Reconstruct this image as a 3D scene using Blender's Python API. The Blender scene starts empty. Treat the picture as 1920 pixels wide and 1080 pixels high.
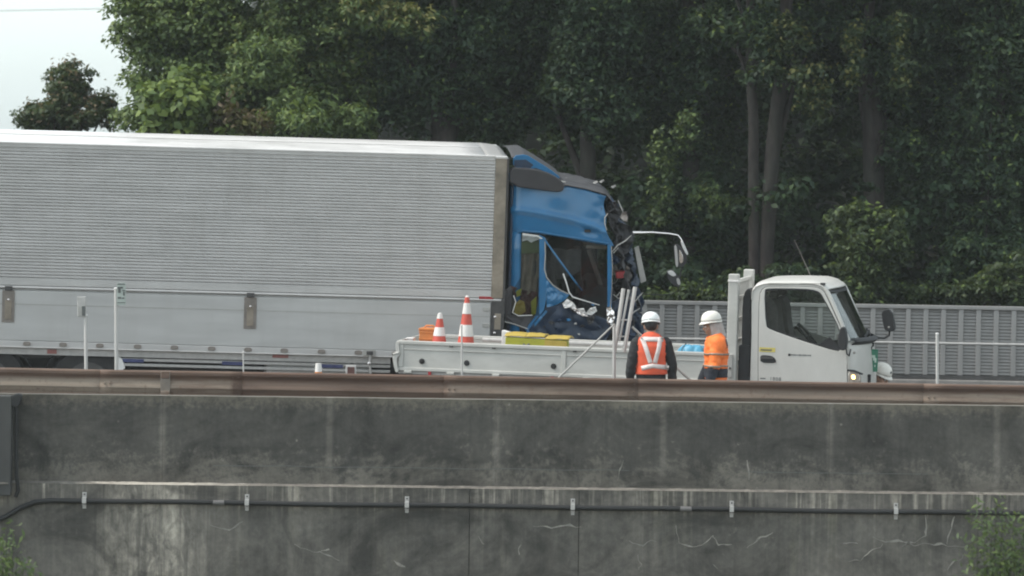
import bpy, bmesh, math, random
import numpy as np
from mathutils import Vector, Matrix, noise
from mathutils.bvhtree import BVHTree

random.seed(7)
RNG = np.random.default_rng(7)
C = bpy.context.scene.collection
SC = bpy.context.scene

# ------------------------------------------------------------------ camera
FPX = 13200.0                       # focal length in photo pixels (long lens)
EYE = 3.94                          # eye height above the road
EYE_ROW = 262.0                     # photo row at eye level
TH = math.atan((540.0 - EYE_ROW) / FPX)
cam_d = bpy.data.cameras.new('camera')
cam = bpy.data.objects.new('camera', cam_d)
C.objects.link(cam)
cam_d.sensor_width = 36.0
cam_d.lens = FPX * 36.0 / 1920.0
cam_d.clip_start = 1.0
cam_d.clip_end = 6000.0
cam.location = (0, 0, EYE)
cam.rotation_euler = (math.pi / 2 - TH, 0, 0)
cam_d.dof.use_dof = True
cam_d.dof.focus_distance = 91.0
cam_d.dof.aperture_fstop = 2.6
SC.camera = cam

# ------------------------------------------------------------------ sky and sun
SUN_EL, SUN_AZ = math.radians(54), math.radians(-96)   # azimuth from +Y (away from the camera), negative = left
w = bpy.data.worlds.new('World')
SC.world = w
w.use_nodes = True
nt = w.node_tree
nt.nodes.clear()
sky = nt.nodes.new('ShaderNodeTexSky')
sky.sky_type = 'NISHITA'
sky.sun_disc = False
sky.sun_elevation = SUN_EL
sky.sun_rotation = SUN_AZ
sky.air_density = 1.0
sky.dust_density = 1.2
sky.ozone_density = 1.0
hs = nt.nodes.new('ShaderNodeHueSaturation')
hs.inputs['Saturation'].default_value = 0.16
bg = nt.nodes.new('ShaderNodeBackground')
bg.inputs['Strength'].default_value = 0.140
wo = nt.nodes.new('ShaderNodeOutputWorld')
nt.links.new(sky.outputs[0], hs.inputs['Color'])
tint = nt.nodes.new('ShaderNodeMix'); tint.data_type = 'RGBA'; tint.blend_type = 'MULTIPLY'
tint.inputs[0].default_value = 1.0
tint.inputs[7].default_value = (0.895, 1.0, 1.01, 1)
nt.links.new(hs.outputs[0], tint.inputs[6])
nt.links.new(tint.outputs[2], bg.inputs[0])
nt.links.new(bg.outputs[0], wo.inputs[0])

sl = bpy.data.lights.new('sun', 'SUN')
sl.energy = 1.3
sl.angle = math.radians(14)
sl.color = (1.0, 0.93, 0.84)
so = bpy.data.objects.new('sun', sl)
C.objects.link(so)
sd = Vector((math.sin(SUN_AZ) * math.cos(SUN_EL), math.cos(SUN_AZ) * math.cos(SUN_EL), math.sin(SUN_EL)))
so.rotation_euler = sd.to_track_quat('Z', 'Y').to_euler()

SC.view_settings.view_transform = 'Standard'
SC.view_settings.look = 'None'
SC.view_settings.gamma = 1.0
SC.view_settings.use_curve_mapping = False
SC.view_settings.exposure = 1.17
SC.render.engine = 'CYCLES'
SC.cycles.use_denoising = True
SC.cycles.max_bounces = 8
SC.cycles.transparent_max_bounces = 12
SC.cycles.filter_width = 2.0

# ------------------------------------------------------------------ helpers
FW = Vector((0, math.cos(TH), -math.sin(TH)))
UPV = Vector((0, math.sin(TH), math.cos(TH)))
CAMP = Vector((0, 0, EYE))

def ray(px, py):
    return Vector((1, 0, 0)) * ((px - 960) / FPX) + FW + UPV * ((540 - py) / FPX)

def at(px, py, Y):
    d = ray(px, py)
    return CAMP + d * (Y / d.y)

class Frame:
    """a tilted local frame: x along the thing, y away from the camera, z up"""
    def __init__(s, o, ex, ey):
        s.o = Vector(o)
        s.x = Vector(ex).normalized()
        y = Vector(ey)
        s.y = (y - s.x * y.dot(s.x)).normalized()
        s.z = s.x.cross(s.y).normalized()
        s.R = Matrix((s.x, s.y, s.z)).transposed()
        s.mat = Matrix.Translation(s.o) @ s.R.to_4x4()
    def P(s, px, py, y=0.0):
        Rt = s.R.transposed()
        o = Rt @ (CAMP - s.o)
        d = Rt @ ray(px, py)
        t = (y - o.y) / d.y
        return (o.x + t * d.x, o.z + t * d.z)
    def V(s, px, py, y=0.0):
        a = s.P(px, py, y)
        return Vector((a[0], y, a[1]))
    def X(s, px, py=600, y=0.0):
        return s.P(px, py, y)[0]
    def Z(s, px, py, y=0.0):
        return s.P(px, py, y)[1]

def tag(o, label=None, cat=None, group=None, kind=None):
    if label: o['label'] = label
    if cat: o['category'] = cat
    if group: o['group'] = group
    if kind: o['kind'] = kind
    return o

def empty(name, label, cat, mat=None, group=None, kind=None):
    o = bpy.data.objects.new(name, None)
    o.empty_display_size = 0.2
    C.objects.link(o)
    if mat is not None:
        o.matrix_world = mat
    return tag(o, label, cat, group, kind)

def link(name, me, mat=None, parent=None):
    o = bpy.data.objects.new(name, me)
    C.objects.link(o)
    if mat is not None and len(me.materials) == 0:
        me.materials.append(mat)
    if parent is not None:
        o.parent = parent
    return o

def copy_tree(o, parent=None):
    c = o.copy()
    C.objects.link(c)
    if parent is not None: c.parent = parent
    for ch in o.children:
        copy_tree(ch, c)
    return c

class MB:
    """collects shapes into one mesh"""
    def __init__(s):
        s.v = []; s.f = []
    def add(s, vs, fs):
        n = len(s.v)
        s.v += [tuple(v) for v in vs]
        s.f += [tuple(i + n for i in f) for f in fs]
        return s
    def box(s, x0, x1, y0, y1, z0, z1):
        vs = [(x, y, z) for x in (x0, x1) for y in (y0, y1) for z in (z0, z1)]
        return s.add(vs, [(0, 1, 3, 2), (4, 6, 7, 5), (0, 4, 5, 1), (2, 3, 7, 6), (0, 2, 6, 4), (1, 5, 7, 3)])
    def prism(s, poly, y0, y1):
        n = len(poly)
        vs = [(p[0], y0, p[1]) for p in poly] + [(p[0], y1, p[1]) for p in poly]
        fs = [tuple(range(n)), tuple(range(2 * n - 1, n - 1, -1))]
        fs += [(i, i + n, (i + 1) % n + n, (i + 1) % n) for i in range(n)]
        return s.add(vs, fs)
    def tube(s, pts, r, n=8, cap=True):
        pts = [Vector(p) for p in pts]
        rs = r if isinstance(r, (list, tuple)) else [r] * len(pts)
        rings = []
        prev = None
        for i, p in enumerate(pts):
            a = pts[max(i - 1, 0)]; b = pts[min(i + 1, len(pts) - 1)]
            t = (b - a).normalized()
            if prev is None:
                u = t.orthogonal().normalized()
            else:
                u = (prev - t * prev.dot(t)).normalized()
            prev = u
            v = t.cross(u)
            rings.append([p + (u * math.cos(2 * math.pi * k / n) + v * math.sin(2 * math.pi * k / n)) * rs[i] for k in range(n)])
        vs = [q for rg in rings for q in rg]
        fs = []
        for i in range(len(pts) - 1):
            for k in range(n):
                fs.append((i * n + k, i * n + (k + 1) % n, (i + 1) * n + (k + 1) % n, (i + 1) * n + k))
        if cap:
            fs.append(tuple(range(n - 1, -1, -1)))
            fs.append(tuple((len(pts) - 1) * n + k for k in range(n)))
        return s.add(vs, fs)
    def lathe(s, prof, c=(0, 0, 0), n=20, axis='z'):
        vs = []; fs = []
        for (r, h) in prof:
            for k in range(n):
                a = 2 * math.pi * k / n
                if axis == 'z': q = (c[0] + r * math.cos(a), c[1] + r * math.sin(a), c[2] + h)
                elif axis == 'y': q = (c[0] + r * math.cos(a), c[1] + h, c[2] + r * math.sin(a))
                else: q = (c[0] + h, c[1] + r * math.cos(a), c[2] + r * math.sin(a))
                vs.append(q)
        m = len(prof)
        for i in range(m - 1):
            for k in range(n):
                fs.append((i * n + k, i * n + (k + 1) % n, (i + 1) * n + (k + 1) % n, (i + 1) * n + k))
        fs.append(tuple(range(n - 1, -1, -1)))
        fs.append(tuple((m - 1) * n + k for k in range(n)))
        return s.add(vs, fs)
    def grid(s, fn, nu, nv):
        vs = [fn(i / nu, j / nv) for i in range(nu + 1) for j in range(nv + 1)]
        fs = [(i * (nv + 1) + j, (i + 1) * (nv + 1) + j, (i + 1) * (nv + 1) + j + 1, i * (nv + 1) + j + 1) for i in range(nu) for j in range(nv)]
        return s.add(vs, fs)
    def build(s, name, mat, parent=None, smooth=False, bevel=0.0, solid=0.0, recalc=True, angle=35):
        me = bpy.data.meshes.new(name)
        me.from_pydata(s.v, [], s.f)
        if recalc:
            bm = bmesh.new(); bm.from_mesh(me)
            bmesh.ops.recalc_face_normals(bm, faces=bm.faces)
            bm.to_mesh(me); bm.free()
        o = link(name, me, mat, parent)
        finish(o, smooth, bevel, solid, angle)
        return o

def finish(o, smooth=False, bevel=0.0, solid=0.0, angle=35):
    if solid:
        m = o.modifiers.new('thick', 'SOLIDIFY'); m.thickness = solid; m.offset = 0
    if bevel:
        m = o.modifiers.new('bevel', 'BEVEL'); m.width = bevel; m.segments = 2
        m.limit_method = 'ANGLE'; m.angle_limit = math.radians(40)
    if smooth:
        for p in o.data.polygons: p.use_smooth = True
        o.data.set_sharp_from_angle(angle=math.radians(angle))

def plate(name, mat, parent, outer, holes=(), y0=0.0, y1=0.03, bevel=0.0, fy=None, sub=0):
    """flat plate in the xz plane with holes; fy(x, z) adds a y offset"""
    bm = bmesh.new()
    es = []
    for loop in [outer] + list(holes):
        vs = [bm.verts.new((p[0], y0, p[1])) for p in loop]
        for i in range(len(vs)):
            es.append(bm.edges.new((vs[i], vs[(i + 1) % len(vs)])))
    bmesh.ops.triangle_fill(bm, use_beauty=True, edges=es)
    if sub:
        for _ in range(sub):
            bmesh.ops.subdivide_edges(bm, edges=bm.edges[:], cuts=1, use_grid_fill=True)
            bmesh.ops.triangulate(bm, faces=bm.faces[:])
    for f in bm.faces:
        f.normal_update()
    bmesh.ops.recalc_face_normals(bm, faces=bm.faces)
    r = bmesh.ops.extrude_face_region(bm, geom=bm.faces[:])
    for e in r['geom']:
        if isinstance(e, bmesh.types.BMVert): e.co.y += (y1 - y0)
    if fy:
        for v in bm.verts: v.co.y += fy(v.co.x, v.co.z)
    bmesh.ops.recalc_face_normals(bm, faces=bm.faces)
    me = bpy.data.meshes.new(name)
    bm.to_mesh(me); bm.free()
    o = link(name, me, mat, parent)
    finish(o, smooth=bool(sub), bevel=bevel, angle=16)
    return o

def smooth_loop(pts, k=3, it=1):
    """round a closed 2d loop (Chaikin)"""
    for _ in range(it):
        out = []
        n = len(pts)
        for i in range(n):
            a, b = pts[i], pts[(i + 1) % n]
            out.append((a[0] * .78 + b[0] * .22, a[1] * .78 + b[1] * .22))
            out.append((a[0] * .22 + b[0] * .78, a[1] * .22 + b[1] * .78))
        pts = out
    return pts

# ------------------------------------------------------------------ materials
def nodes(name):
    m = bpy.data.materials.new(name)
    m.use_nodes = True
    t = m.node_tree
    return m, t, t.nodes['Principled BSDF']

def N(t, kind, **kw):
    n = t.nodes.new(kind)
    for k, v in kw.items(): setattr(n, k, v)
    return n

def coords(t, scale=(1, 1, 1), src='Object'):
    tc = N(t, 'ShaderNodeTexCoord')
    mp = N(t, 'ShaderNodeMapping')
    mp.inputs['Scale'].default_value = scale
    t.links.new(tc.outputs[src], mp.inputs[0])
    return mp.outputs[0]

def noise_n(t, vec, scale, detail=5, rough=0.6, dist=0.0):
    n = N(t, 'ShaderNodeTexNoise')
    n.inputs['Scale'].default_value = scale
    n.inputs['Detail'].default_value = detail
    n.inputs['Roughness'].default_value = rough
    n.inputs['Distortion'].default_value = dist
    if vec is not None: t.links.new(vec, n.inputs['Vector'])
    return n.outputs[0]

def ramp(t, fac, stops):
    r = N(t, 'ShaderNodeValToRGB')
    e = r.color_ramp.elements
    while len(e) < len(stops): e.new(0.5)
    for i, (p, c) in enumerate(stops):
        e[i].position = p
        e[i].color = (c if len(c) == 4 else (*c, 1)) if isinstance(c, (tuple, list)) else (c, c, c, 1)
    t.links.new(fac, r.inputs[0])
    return r.outputs[0]

def mixc(t, fac, a, b, mode='MIX'):
    m = N(t, 'ShaderNodeMix', data_type='RGBA', blend_type=mode)
    for sock, val in ((m.inputs[0], fac), (m.inputs[6], a), (m.inputs[7], b)):
        if hasattr(val, 'is_linked') or hasattr(val, 'links'): t.links.new(val, sock)
        elif isinstance(val, (int, float)): sock.default_value = val
        else: sock.default_value = (*val, 1) if len(val) == 3 else val
    return m.outputs[2]

def mathn(t, op, a, b=0.0, clamp=False):
    m = N(t, 'ShaderNodeMath', operation=op, use_clamp=clamp)
    for sock, val in ((m.inputs[0], a), (m.inputs[1], b)):
        if isinstance(val, (int, float)): sock.default_value = val
        else: t.links.new(val, sock)
    return m.outputs[0]

def bump(t, b, h, strength=0.2, dist=0.01):
    n = N(t, 'ShaderNodeBump')
    n.inputs['Strength'].default_value = strength
    n.inputs['Distance'].default_value = dist
    t.links.new(h, n.inputs['Height'])
    t.links.new(n.outputs[0], b.inputs['Normal'])

def mat(name, col, rough=0.5, metal=0.0, var=0.15, scale=6.0, dirt=0.0, dirtcol=(0.10, 0.09, 0.075), bmp=0.0, stretch=(1, 1, 1), coat=0.0):
    m, t, b = nodes(name)
    v = coords(t, stretch)
    n1 = noise_n(t, v, scale, 6, 0.65)
    col = tuple(min(1.0, c * k) for c, k in zip(col, (1.085, 1.0, 0.965)))
    lo = tuple(c * (1 - var) for c in col); hi = tuple(min(1, c * (1 + var)) for c in col)
    c = ramp(t, n1, [(0.3, lo), (0.7, hi)])
    if dirt:
        n2 = noise_n(t, v, scale * 0.35, 8, 0.7, 0.4)
        f = ramp(t, n2, [(0.42, 0.0), (0.75, dirt)])
        c = mixc(t, f, c, dirtcol)
    t.links.new(c, b.inputs['Base Color'])
    b.inputs['Roughness'].default_value = rough
    b.inputs['Metallic'].default_value = metal
    b.inputs['Coat Weight'].default_value = coat
    if bmp: bump(t, b, n1, bmp, 0.01)
    return m

def glass_mat(name, tint=(0.55, 0.6, 0.6), refl=1.0, rough=0.02):
    m = bpy.data.materials.new(name); m.use_nodes = True
    t = m.node_tree; t.nodes.clear()
    o = N(t, 'ShaderNodeOutputMaterial')
    tr = N(t, 'ShaderNodeBsdfTransparent')
    v = coords(t)
    c = ramp(t, noise_n(t, v, 3.0, 4), [(0.3, tuple(x * .92 for x in tint)), (0.7, tint)])
    t.links.new(c, tr.inputs[0])
    gl = N(t, 'ShaderNodeBsdfGlossy'); gl.inputs['Roughness'].default_value = rough
    fr = N(t, 'ShaderNodeFresnel'); fr.inputs[0].default_value = 1.5
    f = mathn(t, 'MULTIPLY', fr.outputs[0], refl, True)
    mx = N(t, 'ShaderNodeMixShader')
    t.links.new(f, mx.inputs[0]); t.links.new(tr.outputs[0], mx.inputs[1]); t.links.new(gl.outputs[0], mx.inputs[2])
    t.links.new(mx.outputs[0], o.inputs[0])
    return m

def leaf_mat(name, dark, mid, light, trans=0.25):
    m = bpy.data.materials.new(name); m.use_nodes = True
    t = m.node_tree; t.nodes.clear()
    o = N(t, 'ShaderNodeOutputMaterial')
    g = N(t, 'ShaderNodeNewGeometry')
    n = noise_n(t, coords(t), 0.9, 3)
    f = mathn(t, 'ADD', mathn(t, 'MULTIPLY', g.outputs['Random Per Island'], 0.6), mathn(t, 'MULTIPLY', n, 0.4))
    c = ramp(t, f, [(0.15, dark), (0.5, mid), (0.88, light)])
    d = N(t, 'ShaderNodeBsdfPrincipled')
    d.inputs['Roughness'].default_value = 0.55
    d.inputs['Specular IOR Level'].default_value = 0.35
    t.links.new(c, d.inputs['Base Color'])
    tl = N(t, 'ShaderNodeBsdfTranslucent')
    t.links.new(mixc(t, 0.35, c, (0.16, 0.2, 0.03)), tl.inputs[0])
    mx = N(t, 'ShaderNodeMixShader'); mx.inputs[0].default_value = trans
    t.links.new(d.outputs[0], mx.inputs[1]); t.links.new(tl.outputs[0], mx.inputs[2])
    t.links.new(mx.outputs[0], o.inputs[0])
    return m

def emit_mat(name, col, strength):
    m, t, b = nodes(name)
    c = ramp(t, noise_n(t, coords(t), 20, 2), [(0.3, tuple(x * .85 for x in col)), (0.7, col)])
    t.links.new(c, b.inputs['Base Color']); t.links.new(c, b.inputs['Emission Color'])
    b.inputs['Emission Strength'].default_value = strength
    return m

M = {}
M['white_paint'] = mat('white_paint', (0.51, 0.525, 0.508), 0.42, 0, 0.06, 2.2, 0.5, (0.36, 0.345, 0.31), coat=0.2, stretch=(1, 1, .7))
M['bed_paint'] = mat('bed_paint', (0.455, 0.472, 0.455), 0.5, 0, 0.07, 4.0, 0.45, (0.26, 0.25, 0.225), stretch=(1, 1, 2.5))
M['white_plastic'] = mat('white_plastic', (0.66, 0.68, 0.68), 0.45, 0, 0.05, 8)
M['grey_steel'] = mat('grey_steel', (0.36, 0.37, 0.36), 0.5, 0.2, 0.12, 8, 0.3)
M['dark_steel'] = mat('dark_steel', (0.06, 0.06, 0.062), 0.5, 0.2, 0.3, 8, 0.3)
M['galv'] = mat('galvanised', (0.42, 0.43, 0.43), 0.5, 0.35, 0.15, 12, 0.25, (0.25, 0.24, 0.22))
M['post_white'] = mat('post_white', (0.44, 0.45, 0.445), 0.55, 0, 0.08, 10, 0.3, (0.3, 0.28, 0.25), stretch=(1, 1, .3))
M['stainless'] = mat('stainless', (0.27, 0.245, 0.205), 0.38, 0.4, 0.4, 3.0, 0.5, (0.17, 0.145, 0.11), stretch=(1, 1, 1.2))
M['black_plastic'] = mat('black_plastic', (0.016, 0.016, 0.018), 0.65, 0, 0.3, 10)
M['dark_interior'] = mat('dark_interior', (0.035, 0.035, 0.037), 0.8, 0, 0.35, 5)
M['rubber'] = mat('rubber', (0.02, 0.02, 0.021), 0.85, 0, 0.3, 12, 0.4, (0.05, 0.045, 0.04))
M['seat_cloth'] = mat('seat_cloth', (0.11, 0.108, 0.11), 0.9, 0, 0.25, 14, bmp=0.3)
M['chrome'] = mat('chrome', (0.75, 0.75, 0.75), 0.16, 0.95, 0.05, 5)
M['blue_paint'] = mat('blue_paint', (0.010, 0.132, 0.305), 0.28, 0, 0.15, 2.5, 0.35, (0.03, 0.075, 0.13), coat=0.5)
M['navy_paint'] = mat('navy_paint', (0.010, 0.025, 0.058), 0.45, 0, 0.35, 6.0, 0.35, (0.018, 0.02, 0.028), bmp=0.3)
M['grey_trim'] = mat('grey_trim', (0.026, 0.025, 0.029), 0.6, 0, 0.2, 5, 0.3, (0.08, 0.075, 0.07))
M['glass'] = glass_mat('glass', (0.96, 0.98, 0.97), 0.7)
M['glass_dark'] = glass_mat('glass_dark', (0.35, 0.37, 0.37), 1.0, 0.05)
M['screen_dirty'] = glass_mat('screen_dirty', (0.72, 0.74, 0.73), 0.8, 0.05)
M['red_reflector'] = mat('red_reflector', (0.30, 0.025, 0.03), 0.35, 0, 0.2, 20)
M['faded_red'] = mat('faded_red', (0.27, 0.10, 0.09), 0.5, 0, 0.2, 20, 0.4, (0.22, 0.17, 0.15))
M['blue_reflector'] = mat('blue_reflector', (0.05, 0.06, 0.15), 0.4, 0, 0.25, 20)
M['cone_red'] = mat('cone_red', (0.48, 0.075, 0.05), 0.55, 0, 0.18, 9, 0.3, (0.25, 0.07, 0.05))
M['cone_white'] = mat('cone_white', (0.66, 0.67, 0.66), 0.5, 0, 0.08, 9, 0.25, (0.4, 0.38, 0.35))
M['orange_plastic'] = mat('orange_plastic', (0.55, 0.20, 0.05), 0.55, 0, 0.15, 8, 0.3, (0.3, 0.14, 0.06))
M['yellow_sheet'] = mat('yellow_sheet', (0.37, 0.28, 0.045), 0.55, 0, 0.15, 6, 0.25, (0.3, 0.26, 0.08), bmp=0.3)
M['lime_sheet'] = mat('lime_sheet', (0.31, 0.32, 0.025), 0.55, 0, 0.15, 6, bmp=0.3)
M['blue_tarp'] = mat('blue_tarp', (0.07, 0.30, 0.47), 0.5, 0, 0.25, 7, bmp=0.4)
M['green_plate'] = mat('green_plate', (0.035, 0.19, 0.12), 0.45, 0, 0.15, 14)
M['pale_mark'] = mat('pale_mark', (0.45, 0.58, 0.52), 0.5, 0, 0.15, 14)
M['dark_mark'] = mat('dark_mark', (0.09, 0.10, 0.10), 0.6, 0, 0.2, 14)
M['sticker_yellow'] = mat('sticker_yellow', (0.52, 0.46, 0.12), 0.55, 0, 0.1, 14)
M['curtain'] = mat('curtain', (0.20, 0.175, 0.14), 0.9, 0, 0.3, 6, bmp=0.3)
M['curtain_green'] = mat('curtain_green', (0.13, 0.16, 0.085), 0.9, 0, 0.2, 6)
M['maroon_cloth'] = mat('maroon_cloth', (0.10, 0.05, 0.045), 0.9, 0, 0.35, 9)
M['latch_steel'] = mat('latch_steel', (0.22, 0.205, 0.19), 0.4, 0.3, 0.25, 9, 0.3)
M['glass_broken'] = glass_mat('glass_broken', (0.8, 0.82, 0.82), 0.3, 0.05)
M['amber'] = emit_mat('amber_lamp', (1.0, 0.62, 0.22), 2.2)
M['lamp_clear'] = mat('lamp_clear', (0.5, 0.48, 0.44), 0.12, 0.5, 0.3, 25)
M['skin'] = mat('skin', (0.36, 0.22, 0.155), 0.6, 0, 0.1, 20)
M['black_cloth'] = mat('black_cloth', (0.018, 0.018, 0.02), 0.9, 0, 0.4, 9, bmp=0.5)
M['navy_cloth'] = mat('navy_cloth', (0.018, 0.022, 0.032), 0.9, 0, 0.35, 9, bmp=0.4)
M['vest_orange'] = mat('vest_orange', (0.62, 0.095, 0.04), 0.75, 0, 0.12, 9, bmp=0.5)
M['jacket_orange'] = mat('jacket_orange', (0.85, 0.19, 0.035), 0.75, 0, 0.13, 8, bmp=0.5)
M['reflective'] = mat('reflective_tape', (0.62, 0.58, 0.57), 0.45, 0, 0.12, 40)
M['reflective_grey'] = mat('reflective_grey', (0.26, 0.22, 0.17), 0.45, 0, 0.12, 40)
M['helmet'] = mat('helmet_shell', (0.68, 0.73, 0.74), 0.35, 0, 0.04, 8, coat=0.2)
M['helmet_warm'] = mat('helmet_shell_warm', (0.66, 0.67, 0.63), 0.35, 0, 0.05, 8, coat=0.2)
M['towel'] = mat('towel', (0.36, 0.34, 0.33), 0.9, 0, 0.2, 12, bmp=0.4)
M['boot'] = mat('boot', (0.02, 0.018, 0.016), 0.7, 0, 0.2, 12)
M['bark'] = mat('bark', (0.036, 0.030, 0.029), 0.95, 0, 0.6, 9, 0.6, (0.03, 0.04, 0.025), bmp=0.9, stretch=(1, 1, .25))
M['conduit'] = mat('conduit_black', (0.010, 0.010, 0.011), 0.6, 0, 0.3, 5, 0.2, (0.03, 0.03, 0.03))
M['asphalt'] = mat('asphalt', (0.055, 0.055, 0.055), 0.9, 0, 0.25, 30, 0.3, (0.09, 0.085, 0.08), bmp=0.4)
M['line_paint'] = mat('line_paint', (0.6, 0.6, 0.57), 0.7, 0, 0.15, 20, 0.3)
M['soil'] = mat('soil', (0.05, 0.055, 0.03), 0.95, 0, 0.4, 1.5, 0.6, (0.045, 0.05, 0.02), bmp=0.6)
M['forest_floor'] = mat('forest_floor', (0.012, 0.015, 0.010), 0.95, 0, 0.5, 1.2, 0.6, (0.02, 0.02, 0.014), bmp=0.6)
M['concrete_base'] = mat('concrete_base', (0.20, 0.20, 0.195), 0.9, 0, 0.25, 4, 0.5, (0.09, 0.09, 0.085), bmp=0.3, stretch=(1, 1, .4))
M['barrier_panel'] = mat('barrier_panel', (0.235, 0.24, 0.238), 0.55, 0.15, 0.12, 4, 0.3, (0.10, 0.10, 0.095))
M['barrier_stile'] = mat('barrier_stile', (0.27, 0.275, 0.275), 0.5, 0.1, 0.12, 4, 0.3, (0.17, 0.17, 0.16), stretch=(1, 1, .3))
M['leaf_left'] = leaf_mat('leaf_left', (0.044, 0.074, 0.026), (0.086, 0.132, 0.040), (0.175, 0.22, 0.062))
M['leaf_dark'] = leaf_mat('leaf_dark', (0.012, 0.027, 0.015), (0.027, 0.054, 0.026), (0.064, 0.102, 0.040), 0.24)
M['leaf_mid'] = leaf_mat('leaf_mid', (0.025, 0.042, 0.02), (0.042, 0.066, 0.026), (0.085, 0.11, 0.035), 0.3)
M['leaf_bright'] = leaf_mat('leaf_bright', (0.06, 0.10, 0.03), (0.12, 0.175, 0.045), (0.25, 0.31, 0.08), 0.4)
M['leaf_yellow'] = leaf_mat('leaf_yellow', (0.09, 0.10, 0.03), (0.15, 0.15, 0.045), (0.26, 0.24, 0.09), 0.35)
M['leaf_brown'] = leaf_mat('leaf_brown', (0.07, 0.05, 0.03), (0.12, 0.085, 0.045), (0.2, 0.15, 0.08), 0.3)
def sepxyz(t, vec):
    s = N(t, 'ShaderNodeSeparateXYZ'); t.links.new(vec, s.inputs[0]); return s.outputs

def wall_upper_mat(x0, step):
    m, t, b = nodes('concrete_upper')
    o = coords(t); x, y, z = sepxyz(t, o)
    nb = noise_n(t, o, 0.9, 4, 0.6, 0.3)
    nf = noise_n(t, o, 13, 8, 0.75)
    nm = noise_n(t, o, 3.2, 6, 0.7)
    nd = noise_n(t, coords(t, (5.5, 1, 0.35)), 1.6, 6, 0.65)
    c = ramp(t, nb, [(0.3, (0.038, 0.039, 0.0385)), (0.7, (0.064, 0.065, 0.062))])
    c = mixc(t, ramp(t, nd, [(0.35, 0.0), (0.8, 0.55)]), c, (0.086, 0.086, 0.081))
    # lichen-pale lower zone with a ragged speckled edge
    dz = mathn(t, 'MULTIPLY', z, -1.0)
    e = mathn(t, 'ADD', mathn(t, 'MULTIPLY', mathn(t, 'SUBTRACT', dz, 0.66), 1.9), mathn(t, 'MULTIPLY', mathn(t, 'SUBTRACT', nm, 0.5), 3.0))
    e = mathn(t, 'ADD', e, mathn(t, 'MULTIPLY', mathn(t, 'SUBTRACT', nf, 0.5), 2.4))
    c = mixc(t, ramp(t, e, [(0.05, 0.0), (0.6, 0.8)]), c, (0.120, 0.118, 0.108))
    # weathered brownish rim
    r = mathn(t, 'ADD', mathn(t, 'MULTIPLY', mathn(t, 'SUBTRACT', 0.17, dz), 7.0), mathn(t, 'MULTIPLY', mathn(t, 'SUBTRACT', nf, 0.5), 4.0))
    c = mixc(t, ramp(t, r, [(0.1, 0.0), (1.0, 0.75)]), c, (0.115, 0.110, 0.094))
    # pale mortar bands where the form joints were filled
    wv = mathn(t, 'ADD', x, mathn(t, 'MULTIPLY', mathn(t, 'SUBTRACT', nm, 0.5), 0.05))
    wr = N(t, 'ShaderNodeMath', operation='WRAP'); t.links.new(wv, wr.inputs[0])
    wr.inputs[1].default_value = x0 + step / 2; wr.inputs[2].default_value = x0 - step / 2
    d = mathn(t, 'ABSOLUTE', mathn(t, 'SUBTRACT', wr.outputs[0], x0))
    band = mathn(t, 'MULTIPLY', ramp(t, d, [(0.018, 1.0), (0.055, 0.0)]), ramp(t, nm, [(0.3, 0.15), (0.65, 0.8)]))
    c = mixc(t, band, c, (0.145, 0.143, 0.134))
    # scattered pale specks
    vo = N(t, 'ShaderNodeTexVoronoi'); vo.inputs['Scale'].default_value = 7.0
    t.links.new(o, vo.inputs['Vector'])
    sp = mathn(t, 'MULTIPLY', ramp(t, vo.outputs['Distance'], [(0.10, 1.0), (0.17, 0.0)]), ramp(t, nm, [(0.56, 0.0), (0.62, 1.0)]))
    c = mixc(t, mathn(t, 'MULTIPLY', sp, 0.8), c, (0.21, 0.21, 0.195))
    # fine grain
    bl = noise_n(t, coords(t, (1.0, 1, 1.5)), 1.1, 5, 0.62, 1.2)
    c = mixc(t, 0.8, c, ramp(t, bl, [(0.32, 0.16), (0.5, 0.5), (0.70, 0.74)]), 'OVERLAY')
    dk = noise_n(t, coords(t, (3.2, 1, 0.16)), 1.5, 6, 0.7, 0.4)
    c = mixc(t, ramp(t, dk, [(0.58, 0.0), (0.70, 0.45)]), c, (0.036, 0.037, 0.036))
    c = mixc(t, 0.5, c, ramp(t, nf, [(0.3, 0.25), (0.7, 0.75)]), 'OVERLAY')
    c = mixc(t, 1.0, c, (1.11, 1.0, 0.93), 'MULTIPLY')
    t.links.new(c, b.inputs['Base Color'])
    b.inputs['Roughness'].default_value = 0.92
    bump(t, b, nf, 0.35, 0.01)
    return m

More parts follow.
